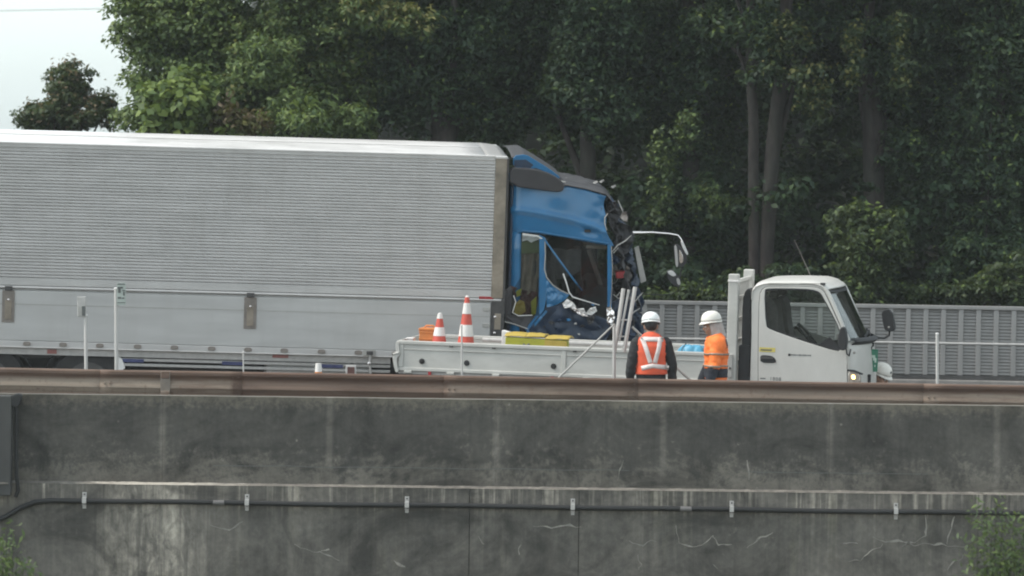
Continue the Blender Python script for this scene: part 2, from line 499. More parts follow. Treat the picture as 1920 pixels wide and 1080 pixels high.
def wall_lower_mat(xp, zl):
    m, t, b = nodes('concrete_lower')
    o = coords(t); x, y, z = sepxyz(t, o)
    nf = noise_n(t, o, 12, 8, 0.75)
    nm = noise_n(t, o, 2.2, 6, 0.68, 0.6)
    st = noise_n(t, coords(t, (7.0, 1, 0.22)), 1.6, 7, 0.7)
    st2 = noise_n(t, coords(t, (2.2, 1, 0.3)), 1.3, 4, 0.6)
    c = ramp(t, nm, [(0.28, (0.070, 0.070, 0.067)), (0.5, (0.100, 0.0995, 0.094)), (0.75, (0.132, 0.130, 0.121))])
    c = mixc(t, ramp(t, st, [(0.25, 0.55), (0.5, 0.0)]), c, (0.058, 0.058, 0.056))
    below = mathn(t, 'SUBTRACT', zl, z)                # metres below the ledge
    near = ramp(t, mathn(t, 'MULTIPLY', below, 0.8), [(0.0, 1.0), (0.20, 0.8), (0.28, 0.14), (1.0, 0.05)])
    f = mathn(t, 'MULTIPLY', ramp(t, st, [(0.50, 0.0), (0.62, 1.0)]), near)
    f = mathn(t, 'MULTIPLY', f, ramp(t, st2, [(0.42, 0.1), (0.58, 1.0)]))
    # the big lime run
    d = mathn(t, 'ABSOLUTE', mathn(t, 'SUBTRACT', x, xp))
    d = mathn(t, 'ADD', d, mathn(t, 'MULTIPLY', mathn(t, 'SUBTRACT', st2, 0.5), 0.5))
    run = mathn(t, 'MULTIPLY', ramp(t, d, [(0.25, 1.0), (0.75, 0.0)]), ramp(t, st, [(0.34, 0.0), (0.56, 1.0)]))
    brk = noise_n(t, coords(t, (2.5, 1, 1.1)), 2.6, 6, 0.7, 0.8)
    run = mathn(t, 'MULTIPLY', run, ramp(t, brk, [(0.36, 0.05), (0.6, 1.0)]))
    f = mathn(t, 'MAXIMUM', f, run)
    spt = mathn(t, 'MULTIPLY', ramp(t, brk, [(0.62, 0.0), (0.72, 0.6)]), ramp(t, nf, [(0.45, 0.0), (0.6, 1.0)]))
    f = mathn(t, 'MAXIMUM', f, mathn(t, 'MULTIPLY', spt, 0.6))
    c = mixc(t, f, c, (0.33, 0.325, 0.295))
    gr = mathn(t, 'MULTIPLY', ramp(t, st2, [(0.6, 0.0), (0.75, 0.5)]), ramp(t, nm, [(0.4, 0.2), (0.6, 1.0)]))
    c = mixc(t, gr, c, (0.115, 0.118, 0.08))
    bl = noise_n(t, coords(t, (1.0, 1, 1.3)), 0.9, 6, 0.65, 1.4)
    c = mixc(t, 0.85, c, ramp(t, bl, [(0.32, 0.18), (0.5, 0.5), (0.70, 0.74)]), 'OVERLAY')
    dk = noise_n(t, coords(t, (2.4, 1, 0.2)), 1.3, 6, 0.7, 0.5)
    c = mixc(t, ramp(t, dk, [(0.58, 0.0), (0.72, 0.5)]), c, (0.05, 0.05, 0.048))
    c = mixc(t, 0.5, c, ramp(t, nf, [(0.3, 0.25), (0.7, 0.75)]), 'OVERLAY')
    c = mixc(t, 1.0, c, (1.11, 1.0, 0.93), 'MULTIPLY')
    t.links.new(c, b.inputs['Base Color'])
    b.inputs['Roughness'].default_value = 0.92
    bump(t, b, nf, 0.35, 0.01)
    return m

def ledge_mat(xp):
    m, t, b = nodes('ledge_lime')
    o = coords(t); x, y, z = sepxyz(t, o)
    n = noise_n(t, o, 7, 8, 0.75)
    d = mathn(t, 'ABSOLUTE', mathn(t, 'SUBTRACT', x, xp))
    k = mathn(t, 'ADD', mathn(t, 'MULTIPLY', n, 1.0), ramp(t, mathn(t, 'MULTIPLY', d, 0.5), [(0.1, 0.34), (0.7, 0.0)]))
    c = ramp(t, k, [(0.38, (0.09, 0.09, 0.085)), (0.56, (0.17, 0.168, 0.157)), (0.85, (0.40, 0.40, 0.37))])
    c = mixc(t, 1.0, c, (1.11, 1.0, 0.93), 'MULTIPLY')
    t.links.new(c, b.inputs['Base Color']); b.inputs['Roughness'].default_value = 0.95
    return m

SEG = [((p_ - 960) / FPX * 87.2 + 7.0) / 14.0 for p_ in (432, 836, 1735)]
def rust_mat():
    m, t, b = nodes('weathered_rust_paint')
    o = coords(t); x, y, z = sepxyz(t, o)
    g = coords(t, (0.35, 1, 5.0))
    n1 = noise_n(t, g, 2.0, 7, 0.7, 0.2)
    n2 = noise_n(t, coords(t, (1, 1, 1)), 0.42, 2, 0.5)
    n3 = noise_n(t, o, 14, 6, 0.7)
    c = ramp(t, n1, [(0.3, (0.060, 0.035, 0.026)), (0.5, (0.100, 0.060, 0.045)), (0.72, (0.145, 0.094, 0.070))])
    # sun-bleached flank below the top lip, patchy along the run
    seg = ramp(t, mathn(t, 'MULTIPLY', mathn(t, 'ADD', x, 7.0), 1 / 14.0), [(0.0, 1.0), (SEG[0], 1.0), (SEG[0] + .002, 0.22), (SEG[1], 0.22), (SEG[1] + .004, 0.55), (SEG[2], 0.62), (SEG[2] + .003, 0.9)])
    mid = ramp(t, mathn(t, 'MULTIPLY', mathn(t, 'ADD', z, 0.35), 2.857), [(0.0, 0.55), (0.12, 0.2), (0.3, 1.0), (0.62, 0.9), (0.76, 0.1), (1.0, 0.22)])
    k = mathn(t, 'MULTIPLY', mid, ramp(t, mathn(t, 'ADD', n2, mathn(t, 'MULTIPLY', mathn(t, 'SUBTRACT', n1, 0.5), 0.5)), [(0.30, 0.15), (0.52, 1.0)]))
    k = mathn(t, 'MULTIPLY', k, seg)
    c = mixc(t, k, c, ramp(t, n1, [(0.3, (0.195, 0.168, 0.138)), (0.7, (0.30, 0.265, 0.22))]))
    c = mixc(t, ramp(t, n3, [(0.55, 0.0), (0.7, 0.6)]), c, (0.105, 0.06, 0.04))
    c = mixc(t, 1.0, c, (1.11, 1.0, 0.93), 'MULTIPLY')
    t.links.new(c, b.inputs['Base Color'])
    b.inputs['Roughness'].default_value = 0.75
    return m

def alu_mat(name, col, metal=0.35, rough=0.42, var=0.08):
    m, t, b = nodes(name)
    n1 = noise_n(t, coords(t, (0.5, 1, 3.0)), 2.0, 5, 0.6)
    n2 = noise_n(t, coords(t, (3.0, 1, 0.3)), 1.5, 5, 0.65)
    c = ramp(t, n1, [(0.3, tuple(k * (1 - var) for k in col)), (0.7, tuple(k * (1 + var) for k in col))])
    c = mixc(t, ramp(t, n2, [(0.5, 0.0), (0.8, 0.22)]), c, (0.30, 0.29, 0.27))
    c = mixc(t, 1.0, c, (1.06, 1.0, 0.975), 'MULTIPLY')
    t.links.new(c, b.inputs['Base Color'])
    b.inputs['Metallic'].default_value = metal
    t.links.new(ramp(t, n1, [(0.3, rough - .06), (0.7, rough + .08)]), b.inputs['Roughness'])
    return m

M['alu_side'] = alu_mat('aluminium_siding', (0.50, 0.505, 0.505))
M['alu_gate'] = alu_mat('aluminium_gate', (0.445, 0.455, 0.455), 0.25, 0.45)
M['alu_bright'] = alu_mat('aluminium_bright', (0.62, 0.62, 0.615), 0.35, 0.38)
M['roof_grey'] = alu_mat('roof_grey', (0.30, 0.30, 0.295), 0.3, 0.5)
M['alu_roof'] = alu_mat('aluminium_roof', (0.66, 0.66, 0.655), 0.25, 0.34)
M['rust'] = rust_mat()
M['coupler_grey'] = mat('coupler_grey', (0.13, 0.13, 0.135), 0.6, 0, 0.3, 14, 0.4)
M['pale_rust'] = mat('pale_rust', (0.20, 0.18, 0.155), 0.75, 0, 0.2, 6, 0.4, (0.11, 0.075, 0.055))

# ------------------------------------------------------------------ ground, road, hill
GRADE = -0.026
def sheet(name, xs, ys, zf, material, kind='structure', smooth=True):
    mb = MB()
    nx, ny = len(xs), len(ys)
    vs = [(x, y, zf(x, y)) for x in xs for y in ys]
    fs = [(i * ny + j, (i + 1) * ny + j, (i + 1) * ny + j + 1, i * ny + j + 1) for i in range(nx - 1) for j in range(ny - 1)]
    mb.add(vs, fs)
    o = mb.build(name, material, smooth=smooth)
    tag(o, kind=kind)
    return o

def clampx(x): return max(-60.0, min(60.0, x))
def road_z(x, y):
    s = 0.0 if y < 92.6 else (y - 92.6) * 0.07
    return GRADE * clampx(x) + s
def step(a, b, v):
    u = max(0.0, min(1.0, (v - a) / (b - a))); return u * u * (3 - 2 * u)
def hill_z(x, y):
    base = road_z(x, 97.6) - 0.05
    # the hill rises to the right behind the barrier, falls away on the far left
    rise = step(100, 135, y) * 13.0 * step(-8.5, -2.0, x - (y - 105) * 0.02)
    low = -3.0 * step(101, 125, y) * (1 - step(-9.5, -6.0, x))
    und = 0.25 * noise.noise((x * 0.4, y * 0.4, 0.3)) * step(99, 102, y)
    return base + rise + low + und
XS = [-1500, -800, -400, -120] + [-60 + i * 2.0 for i in range(61)] + [120, 400, 800, 1500]
def ground_z(x, y):
    if y < 86.2: return -3.2 - 0.0125 * clampx(x) + 0.12 * noise.noise((x * .2, y * .2, 1.0)) * (1 if abs(x) < 60 else 0)
    return -1.2 + GRADE * clampx(x)
sheet('ground', XS, [-1000, -500, -200, -50, 0, 30, 50, 60, 70, 78, 82, 85, 86.2, 86.6, 98, 140, 400, 900, 1800], ground_z, M['soil'])
sheet('road', [-60 + i * 2 for i in range(61)], [86.35, 88.0, 90.0, 92.6, 95.0, 98.2], road_z, M['asphalt'])
sheet('edge_line', [-60 + i * 2 for i in range(61)], [92.0, 92.15], lambda x, y: road_z(x, y) + 0.004, M['line_paint'])
sheet('hillside', [-60 + i * 1.0 for i in range(121)], [98.4, 99.5, 100.5, 102, 104, 106, 108, 110, 113, 116, 120, 125, 130, 136, 150], hill_z, M['forest_floor'])

# ------------------------------------------------------------------ retaining wall
WF = Frame(at(960, 750, 86.0), (1, 0, -0.0122), (0, 1, 0))
WL = -(911 - 750) / FPX * 86.0             # ledge height below the rim
wall = empty('retaining_wall', 'long dark stained concrete retaining wall carrying the rusty guardrail', 'wall', WF.mat)
xj = WF.X(305, 800)
stepx = (WF.X(1870, 800) - WF.X(305, 800)) / 5.0
M['wall_up'] = wall_upper_mat(xj, stepx)
M['wall_low'] = wall_lower_mat(WF.X(285, 960), WL)
M['ledge'] = ledge_mat(WF.X(290, 900))
edges = [-30, WF.X(-320, 800), WF.X(305, 800), WF.X(930, 800), WF.X(1555, 800), WF.X(2180, 800), 30]
for a, b_ in zip(edges[:-1], edges[1:]):      # cast parapet lengths
    MB().box(a + .0012, b_ - .0012, 0, 0.36, WL - 0.02, 0).build('parapet_panel', M['wall_up'], wall, bevel=0.0015)
ed2 = [-30, WF.X(-260, 1000), WF.X(880, 1000), WF.X(1085, 1000), WF.X(2110, 1000), 30]
for a, b_ in zip(ed2[:-1], ed2[1:]):          # lower wall, stepped out, cast in lengths
    MB().prism([(a + .004, -3.6), (b_ - .004, -3.6), (b_ - .004, WL - 0.035), (a + .004, WL - 0.035)], -0.10, 0.30).build('lower_panel', M['wall_low'], wall, bevel=0.002)
mb = MB()                                      # chamfered top of the step, crusted with lime
def ledge_fn(u, v):
    x = -30 + 60 * u
    n_ = noise.noise((x * 3.1, v * 2, 0)) * 0.008 + noise.noise((x * 11, v * 2, 5)) * 0.006
    return (x, -0.104 + 0.118 * v, WL - 0.036 + 0.030 * v + n_ * (0.3 + v))
mb.grid(ledge_fn, 900, 2)
mb.build('ledge_cap', M['ledge'], wall, smooth=True, recalc=False)
# dark construction line across the parapet foot
mb = MB()
for (a, b_) in ((400, 1180), (1400, 1740)):
    mb.grid(lambda u, v: (WF.X(a, 875) + (WF.X(b_, 875) - WF.X(a, 875)) * u, -0.0025, WF.Z(960, 879) - 0.007 * v + 0.012 * noise.noise((u * 9 + a, 0, 0))), 60, 1)
mb.build('casting_seam', M['dark_mark'], wall)
# lime-filled cracks
cr = mat('lime_crust', (0.30, 0.295, 0.27), 0.95, 0, 0.45, 7, 0.9, (0.12, 0.12, 0.11))
CR = [[(552, 1020), (575, 1030), (600, 1035), (637, 1052)], [(600, 1035), (618, 1030)],
      [(1155, 900), (1163, 880), (1168, 862)], [(1265, 985), (1272, 1018), (1290, 1024), (1305, 1025), (1325, 1016), (1338, 1004)],
      [(1338, 1004), (1350, 1020), (1372, 1021)], [(1400, 1028), (1420, 1014), (1432, 1006), (1450, 998)],
      [(1582, 1018), (1608, 1019)], [(1590, 1052), (1612, 1052), (1632, 1033), (1655, 1020)],
      [(1637, 1009), (1660, 1016), (1690, 1015), (1715, 1021), (1745, 1018), (1775, 1023), (1808, 1026)],
      [(1690, 1023), (1720, 1013), (1736, 1005)], [(1775, 1020), (1785, 985), (1790, 968)], [(1775, 1070), (1790, 1052), (1806, 1040)],
      [(1195, 1041), (1201, 1055), (1198, 1068)], [(1180, 1012), (1205, 1022), (1230, 1016)], [(1402, 866), (1404, 900)],
      [(975, 1020), (974, 1040)], [(897, 1005), (908, 1020)], [(1735, 962), (1736, 1005)], [(1338, 1058), (1345, 1066)],
      [(740, 1052), (760, 1063)], [(1000, 985), (1040, 986), (1090, 988)], [(395, 985), (430, 992), (455, 978)]]
for line in CR:
    yy = -0.103 if line[0][1] > 930 else -0.003
    pts = [WF.V(px, py, yy) for px, py in line]
    fine = []
    for a, b_ in zip(pts[:-1], pts[1:]):
        for k in range(5):
            p = a.lerp(b_, k / 5)
            p.x += 0.035 * noise.noise((p.x * 9, p.z * 9, 3)); p.z += 0.04 * noise.noise((p.x * 9, p.z * 9, 7))
            fine.append(p)
    fine.append(pts[-1])
    mb = MB()
    vs = []; fs = []
    for i, p in enumerate(fine):
        a = fine[max(i - 1, 0)]; b_ = fine[min(i + 1, len(fine) - 1)]
        d_ = (b_ - a).normalized(); nrm = Vector((-d_.z, 0, d_.x))
        wd = max(0.0025, 0.026 * abs(noise.noise((p.x * 7, p.z * 7, 1))) * min(1, 4 * i / len(fine), 4 * (len(fine) - i) / len(fine)))
        vs += [p + nrm * wd, p - nrm * wd]
        if i: fs.append((2 * i - 2, 2 * i - 1, 2 * i + 1, 2 * i))
    mb.add(vs, fs)
    o = mb.build('lime_crack', cr, wall, recalc=False)
    m_ = o.modifiers.new('thick', 'SOLIDIFY'); m_.thickness = 0.004; m_.offset = 0

# pilaster at the left end with its drain
M['pilaster'] = mat('pilaster_concrete', (0.052, 0.054, 0.055), 0.92, 0, 0.3, 2.0, 0.5, (0.075, 0.075, 0.07), bmp=0.3, stretch=(1, 1, .4))
pil = empty('wall_pilaster', 'dark concrete pilaster block at the left end of the retaining wall', 'pilaster', WF.mat)
xr = WF.X(21, 830, -0.28)
MB().box(xr - 1.3, xr, -0.28, -0.002, WF.Z(10, 930, -.28), WF.Z(10, 742, -.28)).build('block', M['pilaster'], pil, bevel=0.015)
MB().box(xr - 1.3, xr - 0.03, -0.30, -0.281, WF.Z(10, 908, -.28), WF.Z(10, 904.5, -.28)).build('lip', M['ledge'], pil, bevel=0.004)
dr = empty('drain_pipe', 'thin black drain pipe with a cap running down beside the pilaster', 'pipe', WF.mat)
P0 = [WF.V(30.5, 762, -.2), WF.V(31, 800, -.2), WF.V(30.5, 850, -.2), WF.V(31, 893, -.2), WF.V(33, 908, -.2), WF.V(34, 920, -.19), WF.V(29, 932, -.19)]
MB().tube(P0, 0.024, 10).build('pipe', M['conduit'], dr, smooth=True)
q = WF.V(31, 750, -.2)
MB().prism(smooth_loop([(q.x - .075, q.z - .04), (q.x - .03, q.z - .085), (q.x + .03, q.z - .085), (q.x + .06, q.z + .02), (q.x + .055, q.z + .075), (q.x - .03, q.z + .08)]), -0.27, -0.002).build('cap', M['conduit'], dr, bevel=0.01)

# conduit along the wall
cd = empty('conduit_pipe', 'black conduit pipe clipped along the foot of the wall step', 'pipe', WF.mat)
pts = [WF.V(-120, 1015, -.14), WF.V(-20, 980, -.14), WF.V(10, 969, -.14), WF.V(40, 951, -.14), WF.V(66, 941, -.14), WF.V(95, 938.5, -.14), WF.V(150, 939, -.14)]
for px in range(220, 2300, 60):
    pts.append(WF.V(px, 939 + (px - 150) * 0.0134 + 0.7 * math.sin(px * .013), -.14))
MB().tube(pts, 0.031, 10).build('pipe', M['conduit'], cd, smooth=True)
clip = None
for px in (158, 463, 763, 1074, 1372, 1680, 1985):
    c0 = WF.V(px, 939 + (px - 150) * 0.0134, -.14)
    if clip is None:
        mb = MB()
        mb.box(-.026, .026, -.045, -.036, -.03, .04)       # strap over the pipe
        mb.box(-.026, .026, -.036, .034, .034, .042)
        mb.box(-.026, .026, .030, .037, .040, .105)        # tab bolted to the wall
        mb.box(-.022, .022, .030, .037, -.095, -.05)
        mb.box(-.026, .026, -.036, .034, -.052, -.044)
        clip = mb.build('clip', M['galv'], cd, bevel=0.003)
        bo = MB().lathe([(0.011, 0), (0.011, -.012), (0.006, -.015)], (0, .03, .08), 8, 'y').build('bolt', M['dark_steel'], clip)
    else:
        k = clip.copy(); C.objects.link(k); k.parent = cd
        kb = bo.copy(); C.objects.link(kb); kb.parent = k
        k.location = c0; continue
    clip.location = c0
for px in (410, 1286):
    c0 = WF.V(px, 939 + (px - 150) * 0.0134, -.14)
    MB().lathe([(0.03, -.07), (.034, -.065), (.034, .065), (0.03, .07)], c0, 12, 'x').build('coupler', M['coupler_grey'], cd, smooth=True)

# ------------------------------------------------------------------ guardrail
GF = Frame(at(960, 706.2, 87.2), (1, 0, -0.0172), (0, 1, 0))     # z=0 at the top of the beam
gr = empty('guardrail', 'rusty weathered steel guardrail along the top of the wall', 'guardrail', GF.mat)
# W-beam seen from behind: section (y, z), y negative towards the camera
WB = [(y_ * .6, z_) for y_, z_ in [(0.030, 0.0), (0.006, -0.006), (-0.008, -0.022), (-0.004, -0.052), (0.040, -0.088), (0.056, -0.105), (0.056, -0.130), (0.040, -0.150),
      (-0.004, -0.196), (-0.006, -0.215), (0.040, -0.262), (0.056, -0.285), (0.05, -0.30), (0.006, -0.326), (-0.006, -0.340), (0.026, -0.352)]]
def beam(x0, x1, dy=0.0, droop=0.0):
    mb = MB()
    n = len(WB)
    K = 12
    vs = []; fs = []
    for k in range(K + 1):
        x = x0 + (x1 - x0) * k / K
        for (y, z) in WB: vs.append((x, y + dy + 0.006 * noise.noise((x * .8, 0, 4)), z * 1.0 + 0.004 * noise.noise((x * .7, 2, 4))))
    for k in range(K):
        for i in range(n - 1):
            fs.append((k * n + i, k * n + i + 1, (k + 1) * n + i + 1, (k + 1) * n + i))
    mb.add(vs, fs)
    o = mb.build('beam', M['rust'], gr, smooth=True, recalc=False, angle=30)
    m_ = o.modifiers.new('thick', 'SOLIDIFY'); m_.thickness = 0.0045; m_.offset = 0
    return o
cuts = [-260, 190, 430, 835, 1172, 1735, 2200]
for i in range(len(cuts) - 1):
    x0, x1 = GF.X(cuts[i], 715) - 0.02, GF.X(cuts[i + 1], 715) + 0.16
    bm_ = beam(x0, x1, -0.006 * (i % 2))
    for dx in (0.05, 0.12):
        for z in (-0.075, -0.165, -0.245, -0.315):
            yb = -0.012 if z in (-0.165, -0.315) else 0.02
            MB().lathe([(0.011, 0.02), (0.011, -.012), (0.005, -.016)], (x1 - 0.17 + dx, yb - 0.006 * (i % 2), z), 8, 'y').build('bolt', M['rust'], bm_)
for px in (-60, 310, 860, 1180, 1590, 1990):      # channel posts behind, with spacer blocks
    x = GF.X(px, 720)
    p_ = MB().box(x - .05, x + .05, .085, .165, -1.05, -0.02).build('post', M['rust'], gr, bevel=.006)
    MB().box(x - .06, x + .06, .058, .083, -0.30, -0.06).build('spacer_block', M['galv'], p_, bevel=.005)
x = GF.X(310, 720)
jp = MB().box(x - .06, x + .06, -0.02, -0.013, -0.345, -0.005).build('joint_plate', M['pale_rust'], gr, bevel=.004)
for z in (-.05, -.29):
    MB().box(x - .052, x + .052, -0.035, -0.0205, z - .045, z + .04).build('rust_block', M['rust'], jp, bevel=.006)

# ------------------------------------------------------------------ thin roadside posts behind the guardrail
def post_base(px, Y):
    X = (px - 960) / FPX * Y
    return (X, Y, road_z(X, Y))
def roadside_post(name, label, px, top, Y, r=0.019, wpx=None):
    b0 = Vector(post_base(px, Y)); t0 = at(px, top, Y)
    e = empty(name, label, 'post', Matrix.Translation(b0))
    h = (t0 - b0).z
    MB().tube([(0, 0, 0), (0.004, 0, h * .5), (0, 0, h)], r, 10).build('pole', M['post_white'], e, smooth=True)
    MB().lathe([(r * 1.02, h), (r * 1.15, h + .004), (r * 1.1, h + .015), (r * .3, h + .02)], (0, 0, 0), 10).build('cap', M['white_plastic'], e, smooth=True)
    MB().lathe([(0.06, 0), (.06, .012), (.03, .018), (r * 1.05, .05)], (0, 0, 0), 12).build('foot', M['galv'], e)
    return e, h
km, h = roadside_post('distance_post', 'tall white post with a pale green plate at the left', 217.5, 542, 87.9, 0.024)
def local_plate(parent, x0, x1, z0, z1, y, mtl, name='plate', th=0.006):
    return MB().box(x0, x1, y, y + th, z0, z1).build(name, mtl, parent, bevel=0.002)
M['pale_plate'] = mat('pale_plate', (0.36, 0.42, 0.40), 0.5, 0, 0.1, 12)
pw = 1 / 150.2
pl = local_plate(km, 2 * pw, 18.5 * pw, h - 30 * pw, h + 12 * pw, -.036, M['pale_plate'])
marks = [(3, 17, 8.5, 10.5), (3, 13, 1, 4.5), (4, 9, -7, 1), (12, 17, -4, -1.5), (13.5, 16.5, -12, -5), (3.5, 10, -18, -14.5), (11, 16, -18, -15.5), (2.5, 17.5, -26, -24.5)]
for (a, b_, c_, d_) in marks:
    MB().box(a * pw, b_ * pw, -.0405, -.0375, h + c_ * pw, h + d_ * pw).build('mark', M['dark_mark'], pl)
MB().box(1 * pw, 3 * pw, -.03, .0, h - 20 * pw, h - 17 * pw).build('bracket', M['galv'], km)
rf, h = roadside_post('reflector_post', 'short white post holding a grey box-shaped marker', 160.5, 592, 87.9, 0.022)
MB().box(-15.5 * pw, 0.5 * pw, -.03, .02, h - 2 * pw, h + 36 * pw).build('marker_housing', M['galv'], rf, bevel=.006)
MB().box(-14 * pw, -1 * pw, -.034, -.0305, h + 0 * pw, h + 17 * pw).build('lens', M['grey_steel'], rf, bevel=.002)
MB().box(-7 * pw, -.5 * pw, -.038, -.0345, h + 0 * pw, h + 18 * pw).build('shutter', M['dark_mark'], rf, bevel=.002)
roadside_post('marker_post', 'thin short grey post beside the silver truck skirt', 456, 661, 87.9, 0.009)
roadside_post('marker_post', 'thin post standing in front of the red cones on the flatbed', 865.5, 611, 88.0, 0.011)
roadside_post('delineator_post', 'white delineator post on the right beside the grey sound barrier', 1757.5, 627, 87.9, 0.020)

# ------------------------------------------------------------------ sound barrier
BF = Frame(at(1500, 567.9, 99.2), (1, 0, -0.0170), (0, 1, 0))    # z=0 at the top
sb = empty('sound_barrier', 'grey slatted roadside sound barrier below the dark trees', 'barrier', BF.mat)
xa, xb = BF.X(1010, 600), BF.X(2080, 600)
pitch = 33.0 / FPX * 99.2
npan = int((xb - xa) / pitch)
hgt = 131 / FPX * 99.2
MB().box(xa, xb, -.04, .05, -.055, 0).build('top_rail', M['barrier_stile'], sb, bevel=.008)
mb = MB()
for k in range(20):
    z1 = -0.058 - k * (hgt - .06) / 20; z0 = z1 - (hgt - .06) / 20
    mb.add([(0.03, .016, z1), (pitch - .0, .016, z1), (pitch, .004, z0 + .012), (0.03, .004, z0 + .012), (0.03, .018, z0), (pitch, .018, z0)], [(0, 1, 2, 3), (3, 2, 5, 4)])
pan0 = mb.build('louvre_panel', M['barrier_panel'], sb)
sti0 = MB().box(-.036, .036, -.028, .04, -hgt, -.056).build('stile', M['barrier_stile'], sb, bevel=.005)
for i in range(npan):
    if i == 0: p_, s_ = pan0, sti0
    else:
        p_, s_ = pan0.copy(), sti0.copy()
        for q in (p_, s_): C.objects.link(q); q.parent = sb
    p_.location = (xa + i * pitch, 0, 0); s_.location = (xa + i * pitch, 0, 0)
MB().box(xa, xb, -.05, .06, -hgt - .06, -hgt - .003).build('bottom_rail', M['dark_steel'], sb)
zb = -hgt - .063
MB().box(xa, xb, -.16, .20, zb - 1.1, zb - 0.0).build('concrete_plinth', M['concrete_base'], sb, bevel=.02)
MB().box(xa, xb, -.22, -.165, zb - .13, zb - .06).build('kerb_rail', M['galv'], sb, bevel=.01)
hr = empty('handrail', 'thin pale pipe rail running in front of the sound barrier', 'rail', BF.mat)
zr = BF.Z(1750, 644, -.9) 
MB().tube([(xa, -.9, BF.Z(1750, 643.5, -.9)), (xb, -.9, BF.Z(1750, 643.5, -.9))], .019, 8).build('pipe', M['galv'], hr, smooth=True)
for px in (1180, 1560, 1985):
    xx = BF.X(px, 650, -.9)
    MB().tube([(xx, -.9, zr - 1.25), (xx, -.9, zr)], .017, 8).build('post', M['galv'], hr, smooth=True)
# ------------------------------------------------------------------ the big wing-body truck (facing right, slightly away)
PSI = math.radians(3.5)
TF = Frame(at(947, 812, 93.4), (math.cos(PSI), math.sin(PSI), -0.0285), (-math.sin(PSI), math.cos(PSI), math.tan(math.radians(4.1))))
bt = empty('box_truck', 'crashed heavy truck with a silver ribbed box body and crushed blue cab', 'truck', TF.mat)
T = TF.P
XF = TF.X(951, 300)                      # front end of the box
XR = XF - 9.6
def zat(row, px=480): return TF.Z(px, row)
z_top = TF.Z(951, 294); z_bot = zat(661.5)
W2 = 2.48
RL = XF - 0.155                          # panels end at the corner post
MB().box(XR, XF - .01, 0.05, W2 - .05, z_bot + .02, z_top - .012).build('box_core', M['alu_gate'], bt)
MB().box(XF - .012, XF + .03, 0.02, W2 - .02, z_bot - .1, z_top - .03).build('front_wall', M['dark_steel'], bt)
# roof: two long sheets with a seam, plus a darker grey front end
MB().grid(lambda u, v: (XR + (RL - .12 - XR) * u, 0.03 + 1.2 * v, z_top - .004 + .028 * math.sin(v * 1.5)), 30, 6).build('roof_sheet', M['alu_roof'], bt, smooth=True, solid=.004)
MB().grid(lambda u, v: (XR + (RL - .12 - XR) * u, 1.26 + 1.19 * v, z_top + .026 - .024 * v * v), 30, 6).build('roof_sheet', M['alu_roof'], bt, smooth=True, solid=.004)
MB().box(XR, RL - .12, 1.225, 1.265, z_top + .018, z_top + .030).build('roof_seam', M['grey_steel'], bt)
MB().grid(lambda u, v: (RL - .125 + (XF - RL + .125) * u, 0.03 + (W2 - .06) * v, z_top + .002 + .026 * math.sin(v * 3.1) - .03 * u * u), 4, 10).build('roof_front_end', M['roof_grey'], bt, smooth=True, solid=.004)
MB().prism([(XR, z_top - .062), (RL, z_top - .062), (RL, z_top + .008), (XR, z_top + .008)], -.006, .05).build('roof_rail', M['alu_side'], bt, bevel=.012)
MB().prism([(RL, z_top - .03), (XF + .005, z_top - .03), (XF + .005, z_top + .006), (RL, z_top + .006)], -.010, .06).build('roof_corner', M['alu_bright'], bt, bevel=.01)
# bright lip along the roof edge
MB().box(XR, RL - .002, -.014, .03, z_top - .012, z_top + .012).build('roof_lip', M['alu_bright'], bt, bevel=.006)
# ribbed wing panel
za, zb_ = zat(291), zat(532.5)
NR = 41
prof = []
for k in range(NR):
    z1 = za + (zb_ - za) * k / NR; dz = (zb_ - za) / NR
    prof += [(0.018, z1), (0.008, z1 + dz * .14), (0.0, z1 + dz * .34), (0.0, z1 + dz * .70), (0.009, z1 + dz * .93)]
prof.append((0.018, zb_))
mb = MB(); n = len(prof); K = 16
vs = [(XR + (RL - XR) * k / K, y + .0015 * noise.noise((k * .9, z * 5, 0)), z) for k in range(K + 1) for (y, z) in prof]
fs = [(k * n + i, (k + 1) * n + i, (k + 1) * n + i + 1, k * n + i + 1) for k in range(K) for i in range(n - 1)]
mb.add(vs, fs)
mb.build('ribbed_wing_panel', M['alu_side'], bt, smooth=True, angle=24)
MB().box(XR, RL, .004, .05, zat(291.5), zat(283)).build('upper_band', M['alu_side'], bt)
MB().box(XR, RL, .002, .05, zat(547), zat(532.7)).build('wing_sill', M['alu_side'], bt, bevel=.004)
mb = MB().tube([(XR, .012, zat(550.5)), (XF - .02, .012, zat(550.5))], .018, 10)
mb.build('hinge_rail', M['alu_side'], bt, smooth=True)
# drop gates
for a, b_ in ((XR, TF.X(-320)), (TF.X(-318), TF.X(919))):
    MB().box(a, b_, .006, .05, zat(650), zat(557)).build('drop_gate', M['alu_gate'], bt, bevel=.004)
    MB().box(a + .01, b_ - .01, .003, .0055, zat(583), zat(581.6)).build('gate_groove', M['grey_steel'], bt)
MB().box(XR, TF.X(921), -.004, .05, z_bot - .0, zat(650.8)).build('floor_rail', M['alu_side'], bt, bevel=.006)
MB().box(XR, TF.X(921), -.010, .02, z_bot - .012, z_bot + .002).build('floor_lip', M['alu_bright'], bt, bevel=.004)
hin0 = None
for px in [-90, -20, 50, 118, 187, 258, 327, 397, 465, 533, 603, 672, 742, 812]:
    x = TF.X(px, 655)
    if hin0 is None:
        hin0 = MB().prism(smooth_loop([(-.055, -.028), (.055, -.028), (.046, .028), (-.046, .028)], it=2), -.022, -.002).build('gate_hinge', M['latch_steel'], bt, bevel=.004)
        o = hin0
    else:
        o = hin0.copy(); C.objects.link(o); o.parent = bt
    o.location = (x, 0, zat(655.5))
